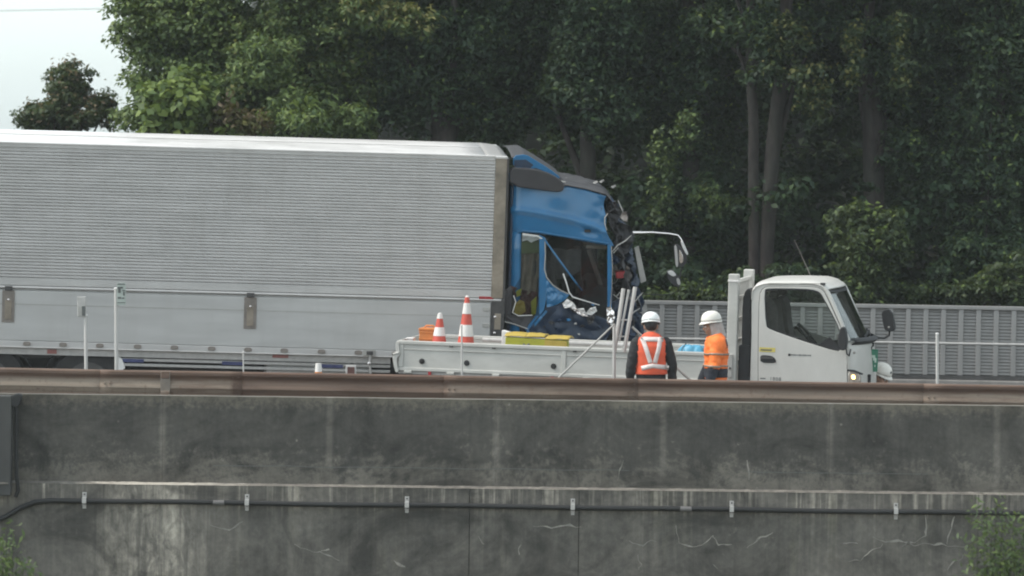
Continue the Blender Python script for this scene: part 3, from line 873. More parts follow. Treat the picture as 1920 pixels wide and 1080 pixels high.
# latch boxes on the gates
def latch(px):
    x = TF.X(px, 590)
    zc = TF.Z(px, 587 + (px - 470) * .028)
    o = MB().box(x - .082, x + .082, -.008, .004, zc - .21, zc + .21).build('gate_latch', M['latch_steel'], bt, bevel=.004)
    MB().box(x - .045, x + .045, -.018, -.0085, zc - .17, zc + .08).build('latch_lever', M['stainless'], o, bevel=.004)
    MB().box(x - .05, x + .05, -.03, .0, zc + .2105, zc + .27).build('latch_bracket', M['dark_steel'], o, bevel=.006)
    MB().lathe([(.014, 0), (.014, -.012), (.006, -.016)], (x, -.0185, zc + .09), 10, 'y').build('latch_pin', M['chrome'], o)
for px in (15, 469): latch(px)
# front corner post and hinge cabinet under it
MB().prism([(RL + .002, TF.Z(940, 560)), (XF, TF.Z(940, 560)), (XF, z_top - .031), (RL + .002, z_top - .031)], -.006, .05).build('corner_post', M['stainless'], bt, bevel=.01)
xa_, xb_ = TF.X(921), TF.X(945)
MB().box(xa_, xb_, .0, .05, TF.Z(933, 636), TF.Z(933, 562)).build('hinge_cabinet', M['dark_steel'], bt, bevel=.006)
for r_ in (580, 610):
    MB().box(TF.X(905), TF.X(919), -.006, .004, TF.Z(912, r_ + 3.5), TF.Z(912, r_ - 3.5)).build('strap_hinge', M['grey_steel'], bt, bevel=.003)
    MB().lathe([(.016, 0), (.016, -.02), (.008, -.026)], (TF.X(928), -.001, TF.Z(928, r_ + 14)), 10, 'y').build('hinge_bolt', M['chrome'], bt)
MB().box(TF.X(927), TF.X(939), -.008, -.001, TF.Z(933, 618), TF.Z(933, 588)).build('hinge_plate', M['stainless'], bt, bevel=.003)
MB().box(TF.X(897), TF.X(924), -.004, .0015, TF.Z(910, 562.5), TF.Z(910, 556)).build('red_marker', M['red_reflector'], bt, bevel=.002)
# understructure: skirt, side guards, reflectors
MB().box(XR, TF.X(735), .06, .10, zat(677), z_bot - .013).build('skirt_rail', M['galv'], bt, bevel=.004)
for a, b_ in ((90, 108), (513, 543)):
    MB().box(TF.X(a), TF.X(b_), .048, .0585, TF.Z(a, 664 + (a - 100) * .018), TF.Z(a, 656 + (a - 100) * .018)).build('red_reflector', M['faded_red'], bt, bevel=.002)
for r0, r1 in ((679, 684.5), (689, 694)):
    MB().box(TF.X(222), TF.X(735), .085, .12, zat(r1), zat(r0)).build('side_guard_bar', M['galv'], bt, bevel=.004)
for a, b_ in ((231, 272), (419, 458), (605, 646)):
    MB().box(TF.X(a), TF.X(b_), .072, .0835, TF.Z(a, 680 + (a - 231) * .028), TF.Z(a, 673.5 + (a - 231) * .028)).build('blue_reflector', M['blue_reflector'], bt, bevel=.002)
MB().prism([TF.P(221, 668), TF.P(230, 675), TF.P(235, 692), TF.P(221, 700)], .07, .5).build('mud_guard_front', M['white_plastic'], bt, bevel=.01)
for px in (300, 480, 660):
    MB().box(TF.X(px), TF.X(px + 6), .121, .15, zat(694), zat(668)).build('guard_bracket', M['dark_steel'], bt)
# coupling lever on the floor rail near the flatbed
lv = MB().box(TF.X(683), TF.X(706), -.03, -.006, TF.Z(694, 667), TF.Z(694, 656)).build('rail_lever', M['grey_steel'], bt, bevel=.004)
MB().box(TF.X(689), TF.X(701), -.045, -.032, TF.Z(694, 665), TF.Z(694, 658)).build('lever_grip', M['dark_steel'], lv, bevel=.004)
MB().tube([TF.V(694, 667, -.018), TF.V(693, 680, -.018), TF.V(695, 700, -.018)], .016, 8).build('lever_rod', M['galv'], lv)
MB().lathe([(.022, 0), (.022, -.02), (.01, -.026)], (TF.X(694.5), -.03, TF.Z(694, 681)), 10, 'y').build('lever_pin', M['chrome'], lv)
# chassis, axles, wheels
for y in (.75, 1.65):
    MB().box(XR + .2, TF.X(1150), y, y + .08, .62, .88).build('chassis_rail', M['dark_steel'], bt)
MB().box(XR, XF, .18, W2 - .18, z_bot - .16, z_bot + .01).build('floor_frame', M['dark_steel'], bt)
def wheel(parent, x, y, r=.50, w_=.28, mirror=False):
    s = -1 if not mirror else 1
    e = MB().lathe([(r * .58, 0), (r * .93, 0), (r, .05), (r, w_ - .05), (r * .93, w_), (r * .58, w_)], (x, y, r), 28, 'y').build('wheel', M['rubber'], parent, smooth=True)
    yo = y - .003 if not mirror else y + w_ + .003
    MB().lathe([(r * .58, 0), (r * .54, -.0 + .05 * (1 if not mirror else -1)), (r * .25, .06 * (1 if not mirror else -1)), (r * .2, -.03 * (1 if not mirror else -1)), (r * .05, -.035 * (1 if not mirror else -1))], (x, yo, r), 20, 'y').build('rim', M['dark_steel'], e, smooth=True)
    return e
for px in (-22, 165):
    x = TF.X(px, 700)
    wheel(bt, x, .10); wheel(bt, x, W2 - .38, mirror=True)
    MB().tube([(x, .3, .5), (x, W2 - .3, .5)], .07, 10).build('axle', M['dark_steel'], bt)
    mb = MB(); R_ = .60
    mb.grid(lambda u, v: (x + R_ * math.cos(math.pi * (.12 + .76 * u)), .09 + .32 * v, .46 + R_ * math.sin(math.pi * (.12 + .76 * u))), 14, 1)
    mb.build('mud_guard', M['black_plastic'], bt, smooth=True, solid=.012)
xw = TF.X(1085, 700)
wheel(bt, xw, .12); wheel(bt, xw, W2 - .40, mirror=True)
MB().box(TF.X(500), TF.X(700), .16, .62, .45, .95).build('fuel_tank', M['alu_gate'], bt, bevel=.08)

# ---- the cab (crushed)
CY = 0.05
def cp(pts): return [TF.P(px, py, CY) for px, py in pts]
def crumple(amp, sc=6.0, seed=0.0, ref=None):
    def f(x, z):
        r1 = 1 - 2.4 * abs(noise.noise((x * sc * .8, z * sc * .8, seed))); r2 = 1 - 2.4 * abs(noise.noise((x * sc * 1.9 + 3, z * sc * 1.9, seed + 5)))
        return amp * (.9 * r1 + .5 * r2 - .5)
    return f
x_back = TF.X(957, 450)
zc0, zc1 = TF.Z(960, 640), TF.Z(960, 350)
MB().box(x_back, x_back + .03, CY + .06, W2 - .1, zc0, zc1).build('cab_rear_wall', M['navy_paint'], bt, bevel=.006)
MB().box(x_back, TF.X(1180), CY + .05, W2 - .1, zc0 - .45, zc0 + .05).build('cab_floor', M['dark_steel'], bt)
# upper side: one big pressed panel with a crease, buckled at the front
top = [(957, 349), (1000, 349.5), (1057, 351), (1064, 349), (1100, 357), (1137, 368)]
bot = [(957, 440), (977, 436), (1010, 438), (1060, 446), (1110, 455), (1147, 462)]
def lerp_pl(pl_, u):
    xs = [p[0] for p in pl_]; x = xs[0] + (xs[-1] - xs[0]) * u
    for a, b_ in zip(pl_[:-1], pl_[1:]):
        if x <= b_[0] + 1e-6:
            k = (x - a[0]) / (b_[0] - a[0]); return (x, a[1] + (b_[1] - a[1]) * k)
    return pl_[-1]
def side_panel(ybase, sgn):
    def fn(u, v):
        a, b_ = lerp_pl(top, u), lerp_pl(bot, u)
        # the front edge is torn back
        tear = 0.0
        if u > .86: tear = (u - .86) / .14 * (7 * math.sin(v * 3.4) + 2.5 * math.sin(v * 11))
        px = a[0] + (b_[0] - a[0]) * v - tear
        py = a[1] + (b_[1] - a[1]) * v
        x, z = TF.P(px, py, CY)
        cr_ = v - (.50 + .22 * u)
        y = .035 * max(0, -cr_) * 2.0 - .028 * math.exp(-(cr_ / .06) ** 2) + (.05 * max(0, cr_))
        y += .03 * math.exp(-((u - .8) / .07) ** 2 - ((v - .80) / .06) ** 2)
        y += .012 * noise.noise((x * 3.3, z * 3.3, 1)) + .05 * max(0, u - .82) * noise.noise((x * 8, z * 8, 2)) * 3
        y += (.10 * (1 - u / .12) ** 2 if u < .12 else 0)
        return (x, ybase + sgn * y, z)
    return MB().grid(fn, 60, 30)
side_panel(CY, 1).build('side_panel', M['blue_paint'], bt, smooth=True, solid=.012, angle=60)
side_panel(W2 - .06, -1).build('side_panel', M['blue_paint'], bt, smooth=True, solid=.012, angle=60)
# drip moulding under the panel
MB().tube([TF.V(979, 432, CY - .005), TF.V(1010, 435, CY - .012), TF.V(1060, 443, CY - .012), TF.V(1110, 451, CY - .01), TF.V(1143, 457, CY)], .010, 8).build('drip_moulding', M['blue_paint'], bt, smooth=True)
# small vent on the panel
MB().box(TF.X(1091), TF.X(1102), CY - .005, CY + .05, TF.Z(1096, 436), TF.Z(1096, 431)).build('vent', M['black_plastic'], bt, bevel=.003)
# rear corner pillar (rounds off towards the back)
def pil_fn(u, v):
    r0 = 436 + (640 - 436) * v
    a = TF.P(978 - 4 * v, r0, CY); b_ = TF.P(956, r0, CY)
    ang = u * math.pi / 2
    x = a[0] + (b_[0] - a[0]) * math.sin(ang)
    return (x, CY + .03 + .13 * (1 - math.cos(ang)), a[1])
MB().grid(pil_fn, 8, 6).build('rear_pillar', M['blue_paint'], bt, smooth=True, solid=.012)
MB().box(x_back + .02, TF.X(978), W2 - .12, W2 - .06, zc0, TF.Z(960, 436)).build('rear_pillar', M['blue_paint'], bt)
# B pillar with dented foot
plate('b_pillar', M['blue_paint'], bt, cp([(1011, 440), (1023, 446), (1023, 500), (1024, 560), (1020, 582), (1004, 600), (988, 622), (984, 618), (1003, 594), (1009, 570), (1011, 500)]), y0=CY - .01, y1=CY + .06, sub=2, fy=crumple(.012, 7, 3))
plate('b_pillar', M['blue_paint'], bt, cp([(1011, 440), (1023, 446), (1023, 600), (1008, 600)]), y0=W2 - .12, y1=W2 - .06)
# window beading
MB().tube([TF.V(1022, 448, CY - .01), TF.V(1022.5, 480, CY - .01), TF.V(1021, 505, CY - .012), TF.V(1025, 520, CY - .015), TF.V(1036, 534, CY - .02), TF.V(1052, 545, CY - .02), TF.V(1066, 551, CY - .02)], .008, 8).build('window_beading', M['grey_steel'], bt, smooth=True)
plate('door_fragment', M['blue_paint'], bt, cp([(1023, 521), (1034, 534), (1050, 546), (1068, 552), (1058, 563), (1046, 570), (1036, 574), (1025, 576)]), y0=CY - .02, y1=CY + .02, sub=3, fy=crumple(.018, 8, 5))
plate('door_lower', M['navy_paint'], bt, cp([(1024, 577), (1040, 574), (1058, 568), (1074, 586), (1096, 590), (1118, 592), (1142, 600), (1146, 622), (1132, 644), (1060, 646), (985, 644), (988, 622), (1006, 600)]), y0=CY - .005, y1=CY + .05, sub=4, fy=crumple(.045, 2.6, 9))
plate('door_crease', M['blue_paint'], bt, cp([(986, 622), (1004, 602), (1023, 581), (1026, 584), (1008, 606), (990, 628)]), y0=CY - .03, y1=CY - .008, sub=2, fy=crumple(.014, 8, 4))
plate('door_lower', M['navy_paint'], bt, cp([(985, 575), (1142, 600), (1146, 640), (985, 640)]), y0=W2 - .10, y1=W2 - .06, sub=3, fy=crumple(.04, 6, 2))
# torn sill strip along the foot
MB().tube([TF.V(945, 603, CY - .02), TF.V(965, 608, CY - .03), TF.V(990, 617, CY - .03)], .008, 6).build('sill_strip', M['grey_steel'], bt)
plate('sill_panel', M['grey_trim'], bt, cp([(948, 588), (1000, 592), (1004, 598), (984, 618), (947, 602)]), y0=CY + .01, y1=CY + .05, sub=2, fy=crumple(.02, 8, 7))
# A pillar
MB().prism(cp([(1139, 458), (1147, 460), (1148, 540), (1147, 604), (1139, 602)]), CY - .005, CY + .06).build('a_pillar', M['blue_paint'], bt, bevel=.012)
MB().tube([TF.V(1146, 462, CY - .012), TF.V(1148, 500, CY - .014), TF.V(1147, 545, CY - .014), TF.V(1144, 580, CY - .012)], .006, 6).build('pillar_edge', M['chrome'], bt)
plate('pillar_foot', M['chrome'], bt, cp([(1137, 576), (1144, 574), (1151, 584), (1153, 596), (1147, 612), (1138, 606)]), y0=CY - .03, y1=CY - .008, sub=3, fy=crumple(.025, 12, 7))
# window panes and what hangs behind them
plate('door_glass', M['glass_broken'], bt, cp([(1024, 450), (1139, 461), (1139, 596), (1116, 589), (1076, 584), (1068, 552), (1050, 545), (1034, 532), (1024, 518)]), y0=CY + .02, y1=CY + .026)
def curt(u, v):
    px = 977 + 34 * u; py = 441 + 112 * v
    x, z = TF.P(px, py, CY + .05)
    return (x, CY + .055 + .016 * math.sin(u * 16 + 5 * v * v) + .03 * noise.noise((u * 3 + v * 2, v * 5, 2)) + .012 * noise.noise((u * 8, v * 9, 6)), z)
MB().grid(curt, 40, 20).build('curtain', M['curtain'], bt, smooth=True, solid=.004)
plate('curtain_top', M['curtain_green'], bt, [TF.P(px, py, CY + .02) for px, py in ((978, 452), (1011, 452), (1011, 474), (977, 476))], y0=CY + .022, y1=CY + .026)
plate('torn_headliner', M['white_plastic'], bt, [TF.P(px, py, CY + .0) for px, py in ((980, 437), (1008, 441), (1018, 447), (1004, 451), (996, 455), (988, 450), (979, 453))], y0=CY - .004, y1=CY + .006, sub=2, fy=crumple(.012, 14, 1))
plate('quarter_glass', M['glass_broken'], bt, cp([(977, 440), (1011, 444), (1011, 592), (958, 590), (960, 545), (976, 520)]), y0=CY - .014, y1=CY - .010)
plate('maroon_blanket', M['maroon_cloth'], bt, [TF.P(px, py, CY) for px, py in ((958, 536), (985, 545), (1008, 548), (1007, 590), (985, 594), (955, 588))], y0=CY + .03, y1=CY + .07, sub=3, fy=crumple(.03, 9, 6))
plate('yellow_bag', M['yellow_sheet'], bt, [TF.P(px, py, CY) for px, py in ((966, 571), (974, 562), (983, 566), (986, 584), (976, 591), (964, 589))], y0=CY - .005, y1=CY + .05, sub=3, fy=crumple(.02, 9, 8))
plate('lime_strap', M['lime_sheet'], bt, [TF.P(px, py, CY) for px, py in ((996, 566), (1006, 556), (1005, 588), (997, 592))], y0=CY - .005, y1=CY + .04, sub=2, fy=crumple(.02, 9, 3))
plate('lime_strap', M['lime_sheet'], bt, [TF.P(px, py, CY) for px, py in ((968, 546), (978, 541), (976, 554), (969, 557))], y0=CY + .0, y1=CY + .025, sub=2, fy=crumple(.02, 9, 4))
MB().tube([TF.V(963, 554, CY - .02), TF.V(967, 566, CY - .015), TF.V(961, 586, CY - .015), TF.V(972, 592, CY - .015), TF.V(998, 591, CY - .015)], .006, 6).build('hanging_wire', M['white_plastic'], bt)
plate('sleeper_panel', M['grey_trim'], bt, [TF.P(px, py, CY) for px, py in ((946, 545), (958, 536), (965, 556), (962, 588), (946, 590))], y0=CY + .0, y1=CY + .05, sub=2, fy=crumple(.02, 9, 12))
# interior
for (ya, yb2, px0) in ((.30, .85, 1040), (1.55, 2.1, 1040)):
    s_ = MB().box(TF.X(px0), TF.X(px0 + 60), ya, yb2, zc0 + .1, zc0 + .35).build('seat', M['seat_cloth'], bt, bevel=.06)
    MB().prism([TF.P(px0 - 8, 600), TF.P(px0 + 14, 600), TF.P(px0 + 4, 500), TF.P(px0 - 14, 500)], ya, yb2).build('seat_back', M['seat_cloth'], s_, bevel=.05)
    MB().prism([TF.P(px0 - 14, 497), TF.P(px0 + 2, 497), TF.P(px0 - 2, 472), TF.P(px0 - 16, 472)], ya + .14, yb2 - .14).build('headrest', M['seat_cloth'], s_, bevel=.04)
plate('dashboard', M['dark_interior'], bt, [TF.P(px, py, .3) for px, py in ((1085, 560), (1120, 535), (1150, 540), (1165, 600), (1100, 610))], y0=.25, y1=2.2, sub=2, fy=crumple(.03, 5, 2))
plate('bunk_wall', M['dark_interior'], bt, [TF.P(px, py, .3) for px, py in ((1000, 440), (1026, 445), (1026, 610), (1000, 610))], y0=.12, y1=2.3)
MB().tube([TF.V(1082, 462, .9), TF.V(1086, 560, .9)], .045, 8).build('interior_post', M['latch_steel'], bt)
MB().tube([TF.V(1104, 468, .5), TF.V(1122, 520, .5), TF.V(1128, 540, .5)], .03, 8).build('interior_strap', M['latch_steel'], bt)
MB().box(TF.X(1098), TF.X(1136), .3, .9, TF.Z(1115, 470), TF.Z(1115, 465)).build('visor_or_reflection', M['stainless'], bt)  # pale bar standing in for a reflection in the door glass
ring2 = [TF.V(1092, 552, .55) + Vector((.05 * math.cos(a), .22 * math.cos(a), .2 * math.sin(a))) for a in [2 * math.pi * k / 20 for k in range(21)]]
MB().tube(ring2, .018, 8).build('steering_wheel', M['grey_trim'], bt, smooth=True)
MB().grid(lambda u, v: (TF.X(1030) + .42 * u, .35 + .03 * math.sin(u * 9), TF.Z(1030, 470) - .45 * v * (1 - .3 * u) + .02 * noise.noise((u * 5, v * 5, 2))), 14, 10).build('hanging_cloth', M['seat_cloth'], bt, smooth=True, solid=.004)
plate('far_glass', M['glass_dark'], bt, cp([(1024, 450), (1139, 461), (1139, 596), (1024, 576)]), y0=W2 - .09, y1=W2 - .084)
# bent rods across the door opening
MB().tube([TF.V(1021, 449, CY - .015), TF.V(1048, 487, CY - .03), TF.V(1079, 529, CY + .02), TF.V(1092, 545, CY + .08)], [.012, .014, .012, .010], 8).build('bent_strut', M['blue_paint'], bt, smooth=True)
MB().tube([TF.V(1056, 513, CY - .05), TF.V(1062, 530, CY - .06), TF.V(1067, 548, CY - .06), TF.V(1074, 557, CY - .06), TF.V(1100, 565, CY - .05), TF.V(1124, 572, CY - .03)], [.010, .009, .009, .009, .007, .005], 8).build('bent_handrail', M['white_plastic'], bt, smooth=True)
def shard(pts, seed, mtl='chrome', amp=.03, yy=-.07):
    plate('metal_shard', M[mtl], bt, cp(pts), y0=CY + yy, y1=CY + yy + .03, sub=3, fy=crumple(amp, 13, seed))
shard([(1054, 569), (1063, 560), (1074, 566), (1079, 574), (1068, 575), (1058, 577)], 1, 'white_plastic')
shard([(1064, 574), (1078, 575), (1096, 586), (1102, 592), (1094, 594), (1078, 584)], 2)
shard([(1082, 578), (1094, 577), (1098, 586), (1090, 589)], 3, 'white_plastic')
shard([(1097, 588), (1106, 577), (1116, 574), (1119, 583), (1108, 590)], 4, 'white_plastic')
shard([(1098, 592), (1116, 588), (1112, 604), (1103, 608)], 6, 'grey_trim')
rs = random.Random(11)
for k, (px, py) in enumerate(((1033, 604), (1049, 601), (1066, 599), (1079, 607), (1091, 611), (1044, 616), (1112, 571), (1085, 626), (1020, 612), (1125, 612))):
    nn_ = rs.randint(5, 7); rr_ = rs.uniform(3, 7)
    shard([(px + rr_ * rs.uniform(.5, 1.2) * math.cos(2 * math.pi * q / nn_), py + rr_ * .6 * rs.uniform(.4, 1.2) * math.sin(2 * math.pi * q / nn_)) for q in range(nn_)], 20 + k, ('grey_trim', 'navy_paint', 'blue_paint', 'grey_steel')[k % 4], .03, -.045)
# front: crushed structure folded back, spanning the whole width
fr_prof = [(1136, 366), (1152, 380), (1160, 402), (1172, 426), (1186, 452), (1194, 500), (1204, 550), (1210, 600), (1206, 655)]
def front_fn(off, y0, y1, amp, seed):
    pts = [TF.P(px + off, py, CY) for px, py in fr_prof]
    def fn(u, v):
        s = u * (len(pts) - 1); i = min(int(s), len(pts) - 2); k = s - i
        x = pts[i][0] * (1 - k) + pts[i + 1][0] * k; z = pts[i][1] * (1 - k) + pts[i + 1][1] * k
        y = y0 + (y1 - y0) * v
        nn = .6 - 2 * abs(noise.noise((y * 2.6, z * 3.4, seed))) + .8 * (.5 - 2 * abs(noise.noise((y * 6.1, z * 7.2, seed + 3))))
        return (x + amp * nn, y + .03 * noise.noise((z * 6, y * 4, 9)), z + amp * .5 * noise.noise((y * 5, z * 5, seed + 8)))
    return fn
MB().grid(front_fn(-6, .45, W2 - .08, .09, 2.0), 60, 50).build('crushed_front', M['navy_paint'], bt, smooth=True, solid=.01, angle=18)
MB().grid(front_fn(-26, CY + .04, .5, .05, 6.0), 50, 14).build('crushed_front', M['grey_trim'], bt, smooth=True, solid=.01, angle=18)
# hanging lower bumper and grille pieces
for k, (a, b_, c_, d_, yy, mt_) in enumerate(((1150, 560, 1200, 640, .12, 'navy_paint'), (1160, 590, 1212, 660, .6, 'navy_paint'), (1148, 600, 1190, 660, .3, 'grey_trim'), (1165, 540, 1208, 600, 1.2, 'black_plastic'), (1138, 378, 1166, 424, .12, 'black_plastic'), (1150, 420, 1192, 470, .2, 'black_plastic'), (1184, 545, 1214, 600, .5, 'navy_paint'), (1178, 585, 1212, 645, .25, 'navy_paint'), (1190, 560, 1216, 640, 1.3, 'grey_trim'), (1162, 480, 1200, 545, .7, 'dark_interior'))):
    plate('front_wreckage', M[mt_], bt, cp([(a, b_ + 8), (a + 18, b_), (c_ - 8, b_ + 6), (c_, (b_ + d_) / 2), (c_ - 12, d_), (a + 8, d_ - 6)]), y0=yy, y1=yy + .06, sub=3, fy=crumple(.09, 5, 30 + k))
# bright torn edges at the front
for k, pl_ in enumerate(([(1159, 376), (1166, 392), (1168, 398)], [(1140, 400), (1134, 408), (1134, 420), (1138, 432)], [(1148, 472), (1158, 460), (1172, 452), (1184, 441)], [(1150, 475), (1160, 464)], [(1156, 556), (1162, 548), (1166, 556)], [(1150, 552), (1160, 560), (1172, 552)], [(1190, 566), (1200, 554), (1206, 548)], [(1178, 596), (1190, 584), (1200, 578)])):
    MB().tube([TF.V(px, py, CY - .02 + .01 * k) for px, py in pl_], [.006] + [.009] * (len(pl_) - 2) + [.004], 6).build('torn_edge', M['grey_steel'], bt)
# loose bent tubes, brackets and rags spilling out of the front
for k in range(26):
    py = rs.uniform(380, 640); px = rs.uniform(1146, 1176 + (py - 380) * .13)
    yy = rs.uniform(.04, .9); L_ = rs.uniform(10, 34); an_ = rs.uniform(0, math.pi)
    pts = [TF.V(px + L_ * q * math.cos(an_) + rs.uniform(-4, 4), py + L_ * q * math.sin(an_) + rs.uniform(-4, 4), yy + rs.uniform(-.05, .05)) for q in (-.5, -.15, .2, .5)]
    MB().tube(pts, rs.uniform(.004, .011), 6).build('loose_tube', M[rs.choice(('black_plastic', 'dark_steel', 'grey_steel', 'navy_paint', 'grey_trim'))], bt)
for k in range(24):
    py = rs.uniform(385, 640); px = rs.uniform(1148, 1174 + (py - 385) * .13); nn_ = rs.randint(4, 7); rr_ = rs.uniform(5, 14); yy = rs.uniform(.03, .8)
    plate('front_scrap', M[rs.choice(('black_plastic', 'navy_paint', 'grey_trim', 'grey_trim', 'dark_steel', 'latch_steel'))], bt, [TF.P(px + rr_ * rs.uniform(.4, 1.2) * math.cos(2 * math.pi * q / nn_), py + rr_ * 1.3 * rs.uniform(.4, 1.2) * math.sin(2 * math.pi * q / nn_), CY) for q in range(nn_)], y0=yy, y1=yy + .015, sub=2, fy=crumple(.06, 8, 60 + k))
plate('windscreen_post', M['grey_steel'], bt, [TF.P(px, py, 1.9) for px, py in ((1174, 448), (1182, 444), (1196, 508), (1186, 512))], y0=.42, y1=.50)
plate('red_cushion', M['red_reflector'], bt, [TF.P(px, py, .3) for px, py in ((1153, 508), (1178, 506), (1181, 518), (1154, 521))], y0=.16, y1=.3, bevel=.01)
# roof panel, buckled and dark
rf_prof = [(1040, 349), (1064, 348), (1100, 355), (1136, 365), (1146, 376), (1156, 396)]
def roof_fn(u, v):
    pts = [TF.P(px, py, CY) for px, py in rf_prof]
    s = u * (len(pts) - 1); i = min(int(s), len(pts) - 2); k = s - i
    x = pts[i][0] * (1 - k) + pts[i + 1][0] * k; z = pts[i][1] * (1 - k) + pts[i + 1][1] * k
    y = CY + .02 + (W2 - .16) * v
    nn = noise.noise((x * 4, y * 3, 3)) + .5 * noise.noise((x * 9, y * 8, 5))
    edge = min(1, v * 8)
    return (x + .03 * nn * edge, y, z + .035 * nn * edge * (.3 + u) + .04 * math.sin(v * math.pi) * (1 - .5 * u))
MB().grid(roof_fn, 40, 40).build('cab_roof', M['grey_trim'], bt, smooth=True, solid=.01, angle=45)
for (a, b_) in ((1112, 340), (1124, 338), (1054, 334), (1146, 348)):
    plate('roof_scrap', M['grey_steel'], bt, [TF.P(px, py, 1.0) for px, py in ((a, b_ + 3), (a + 8, b_ - 1), (a + 10, b_ + 1), (a + 3, b_ + 5))], y0=1.0, y1=1.05, sub=1, fy=crumple(.02, 15, a))
# roof deflector
def defl(u, v):
    pr = [(960, 292), (984, 290), (1004, 302), (1030, 318), (1052, 333), (1058, 345)]
    s = u * (len(pr) - 1); i = min(int(s), len(pr) - 2); k = s - i
    px = pr[i][0] * (1 - k) + pr[i + 1][0] * k; py = pr[i][1] * (1 - k) + pr[i + 1][1] * k
    x, z = TF.P(px, py, CY + .1)
    return (x, CY + .12 + (W2 - .34) * v, z + .05 * math.sin(v * math.pi) - .03)
MB().grid(defl, 24, 16).build('roof_deflector', M['grey_trim'], bt, smooth=True, solid=.012)
plate('deflector_side', M['blue_paint'], bt, smooth_loop([TF.P(px, py, CY + .1) for px, py in ((962, 292), (986, 289), (1004, 300), (1030, 316), (1052, 333), (1044, 335), (1006, 314), (996, 318), (990, 316), (962, 314))]), y0=CY + .08, y1=CY + .13, bevel=.008)
plate('deflector_inset', M['navy_paint'], bt, [TF.P(px, py, CY + .1) for px, py in ((964, 300), (986, 299), (1000, 309), (994, 315), (964, 312))], y0=CY + .074, y1=CY + .0795)
plate('side_visor', M['grey_trim'], bt, smooth_loop([TF.P(px, py, CY) for px, py in ((956, 314), (984, 315), (1010, 318), (1036, 327), (1056, 341), (1058, 352), (1052, 360), (1020, 357), (956, 348))]), y0=CY - .05, y1=CY + .08, bevel=.015)
MB().tube([TF.V(1052, 340, CY - .03), TF.V(1060, 342, CY - .02)], .012, 8).build('marker_stub', M['grey_steel'], bt)
# mirror cluster on its long arm (far front corner)
my = 1.1
arm = MB().tube([TF.V(1182, 436, my), TF.V(1205, 436, my), TF.V(1222, 435.5, my), TF.V(1255, 438, my), TF.V(1271, 441, my), TF.V(1277, 449, my), TF.V(1281, 458, my)], [.02, .016, .012, .012, .012, .012, .012], 10).build('mirror_arm', M['chrome'], bt, smooth=True)
def rounded(pts, y0, y1, name, mt_, par, bev=.012):
    return plate(name, M[mt_], par, smooth_loop([TF.P(px, py, my) for px, py in pts], it=2), y0=y0, y1=y1, bevel=bev)
mir = rounded([(1263, 460), (1272, 457), (1287, 476), (1286, 497), (1268, 502), (1265, 480)], my - .05, my + .05, 'mirror', 'grey_trim', bt)
rounded([(1263.5, 460), (1268, 459), (1270.5, 480), (1271, 500), (1266.5, 500), (1265, 480)], my - .062, my - .0505, 'mirror_rim', 'post_white', mir, .004)  # pale colour stands in for bright reflections on chrome trim
rounded([(1272, 466), (1276, 470), (1281, 482), (1280, 492), (1273, 494)], my - .062, my - .0505, 'mirror_glass', 'chrome', mir, .004)
rounded([(1275, 450), (1281, 454), (1290, 474), (1288, 479), (1279, 464)], my - .06, my - .01, 'mirror_clamp', 'white_plastic', mir, .006)
mir2 = rounded([(1249, 508), (1261, 505), (1274, 519), (1277, 536), (1266, 538), (1253, 525)], my - .045, my + .045, 'mirror', 'grey_trim', bt)
rounded([(1250, 508), (1260, 506), (1268, 515), (1262, 518), (1254, 514)], my - .058, my - .046, 'mirror_rim', 'white_plastic', mir2, .004)
rounded([(1267, 521), (1273, 521), (1276, 533), (1270, 534)], my - .058, my - .046, 'mirror_glass', 'post_white', mir2, .004)  # bright reflection put in as an even pale colour
MB().tube([TF.V(1282, 495, my), TF.V(1277, 508, my), TF.V(1274, 522, my)], .012, 8).build('mirror_link', M['black_plastic'], bt)
MB().tube([TF.V(1274, 533, my), TF.V(1270, 546, my), TF.V(1258, 552, my), TF.V(1240, 553, my), TF.V(1212, 552, my), TF.V(1186, 549, my)], .008, 8).build('mirror_stay', M['black_plastic'], bt, smooth=True)
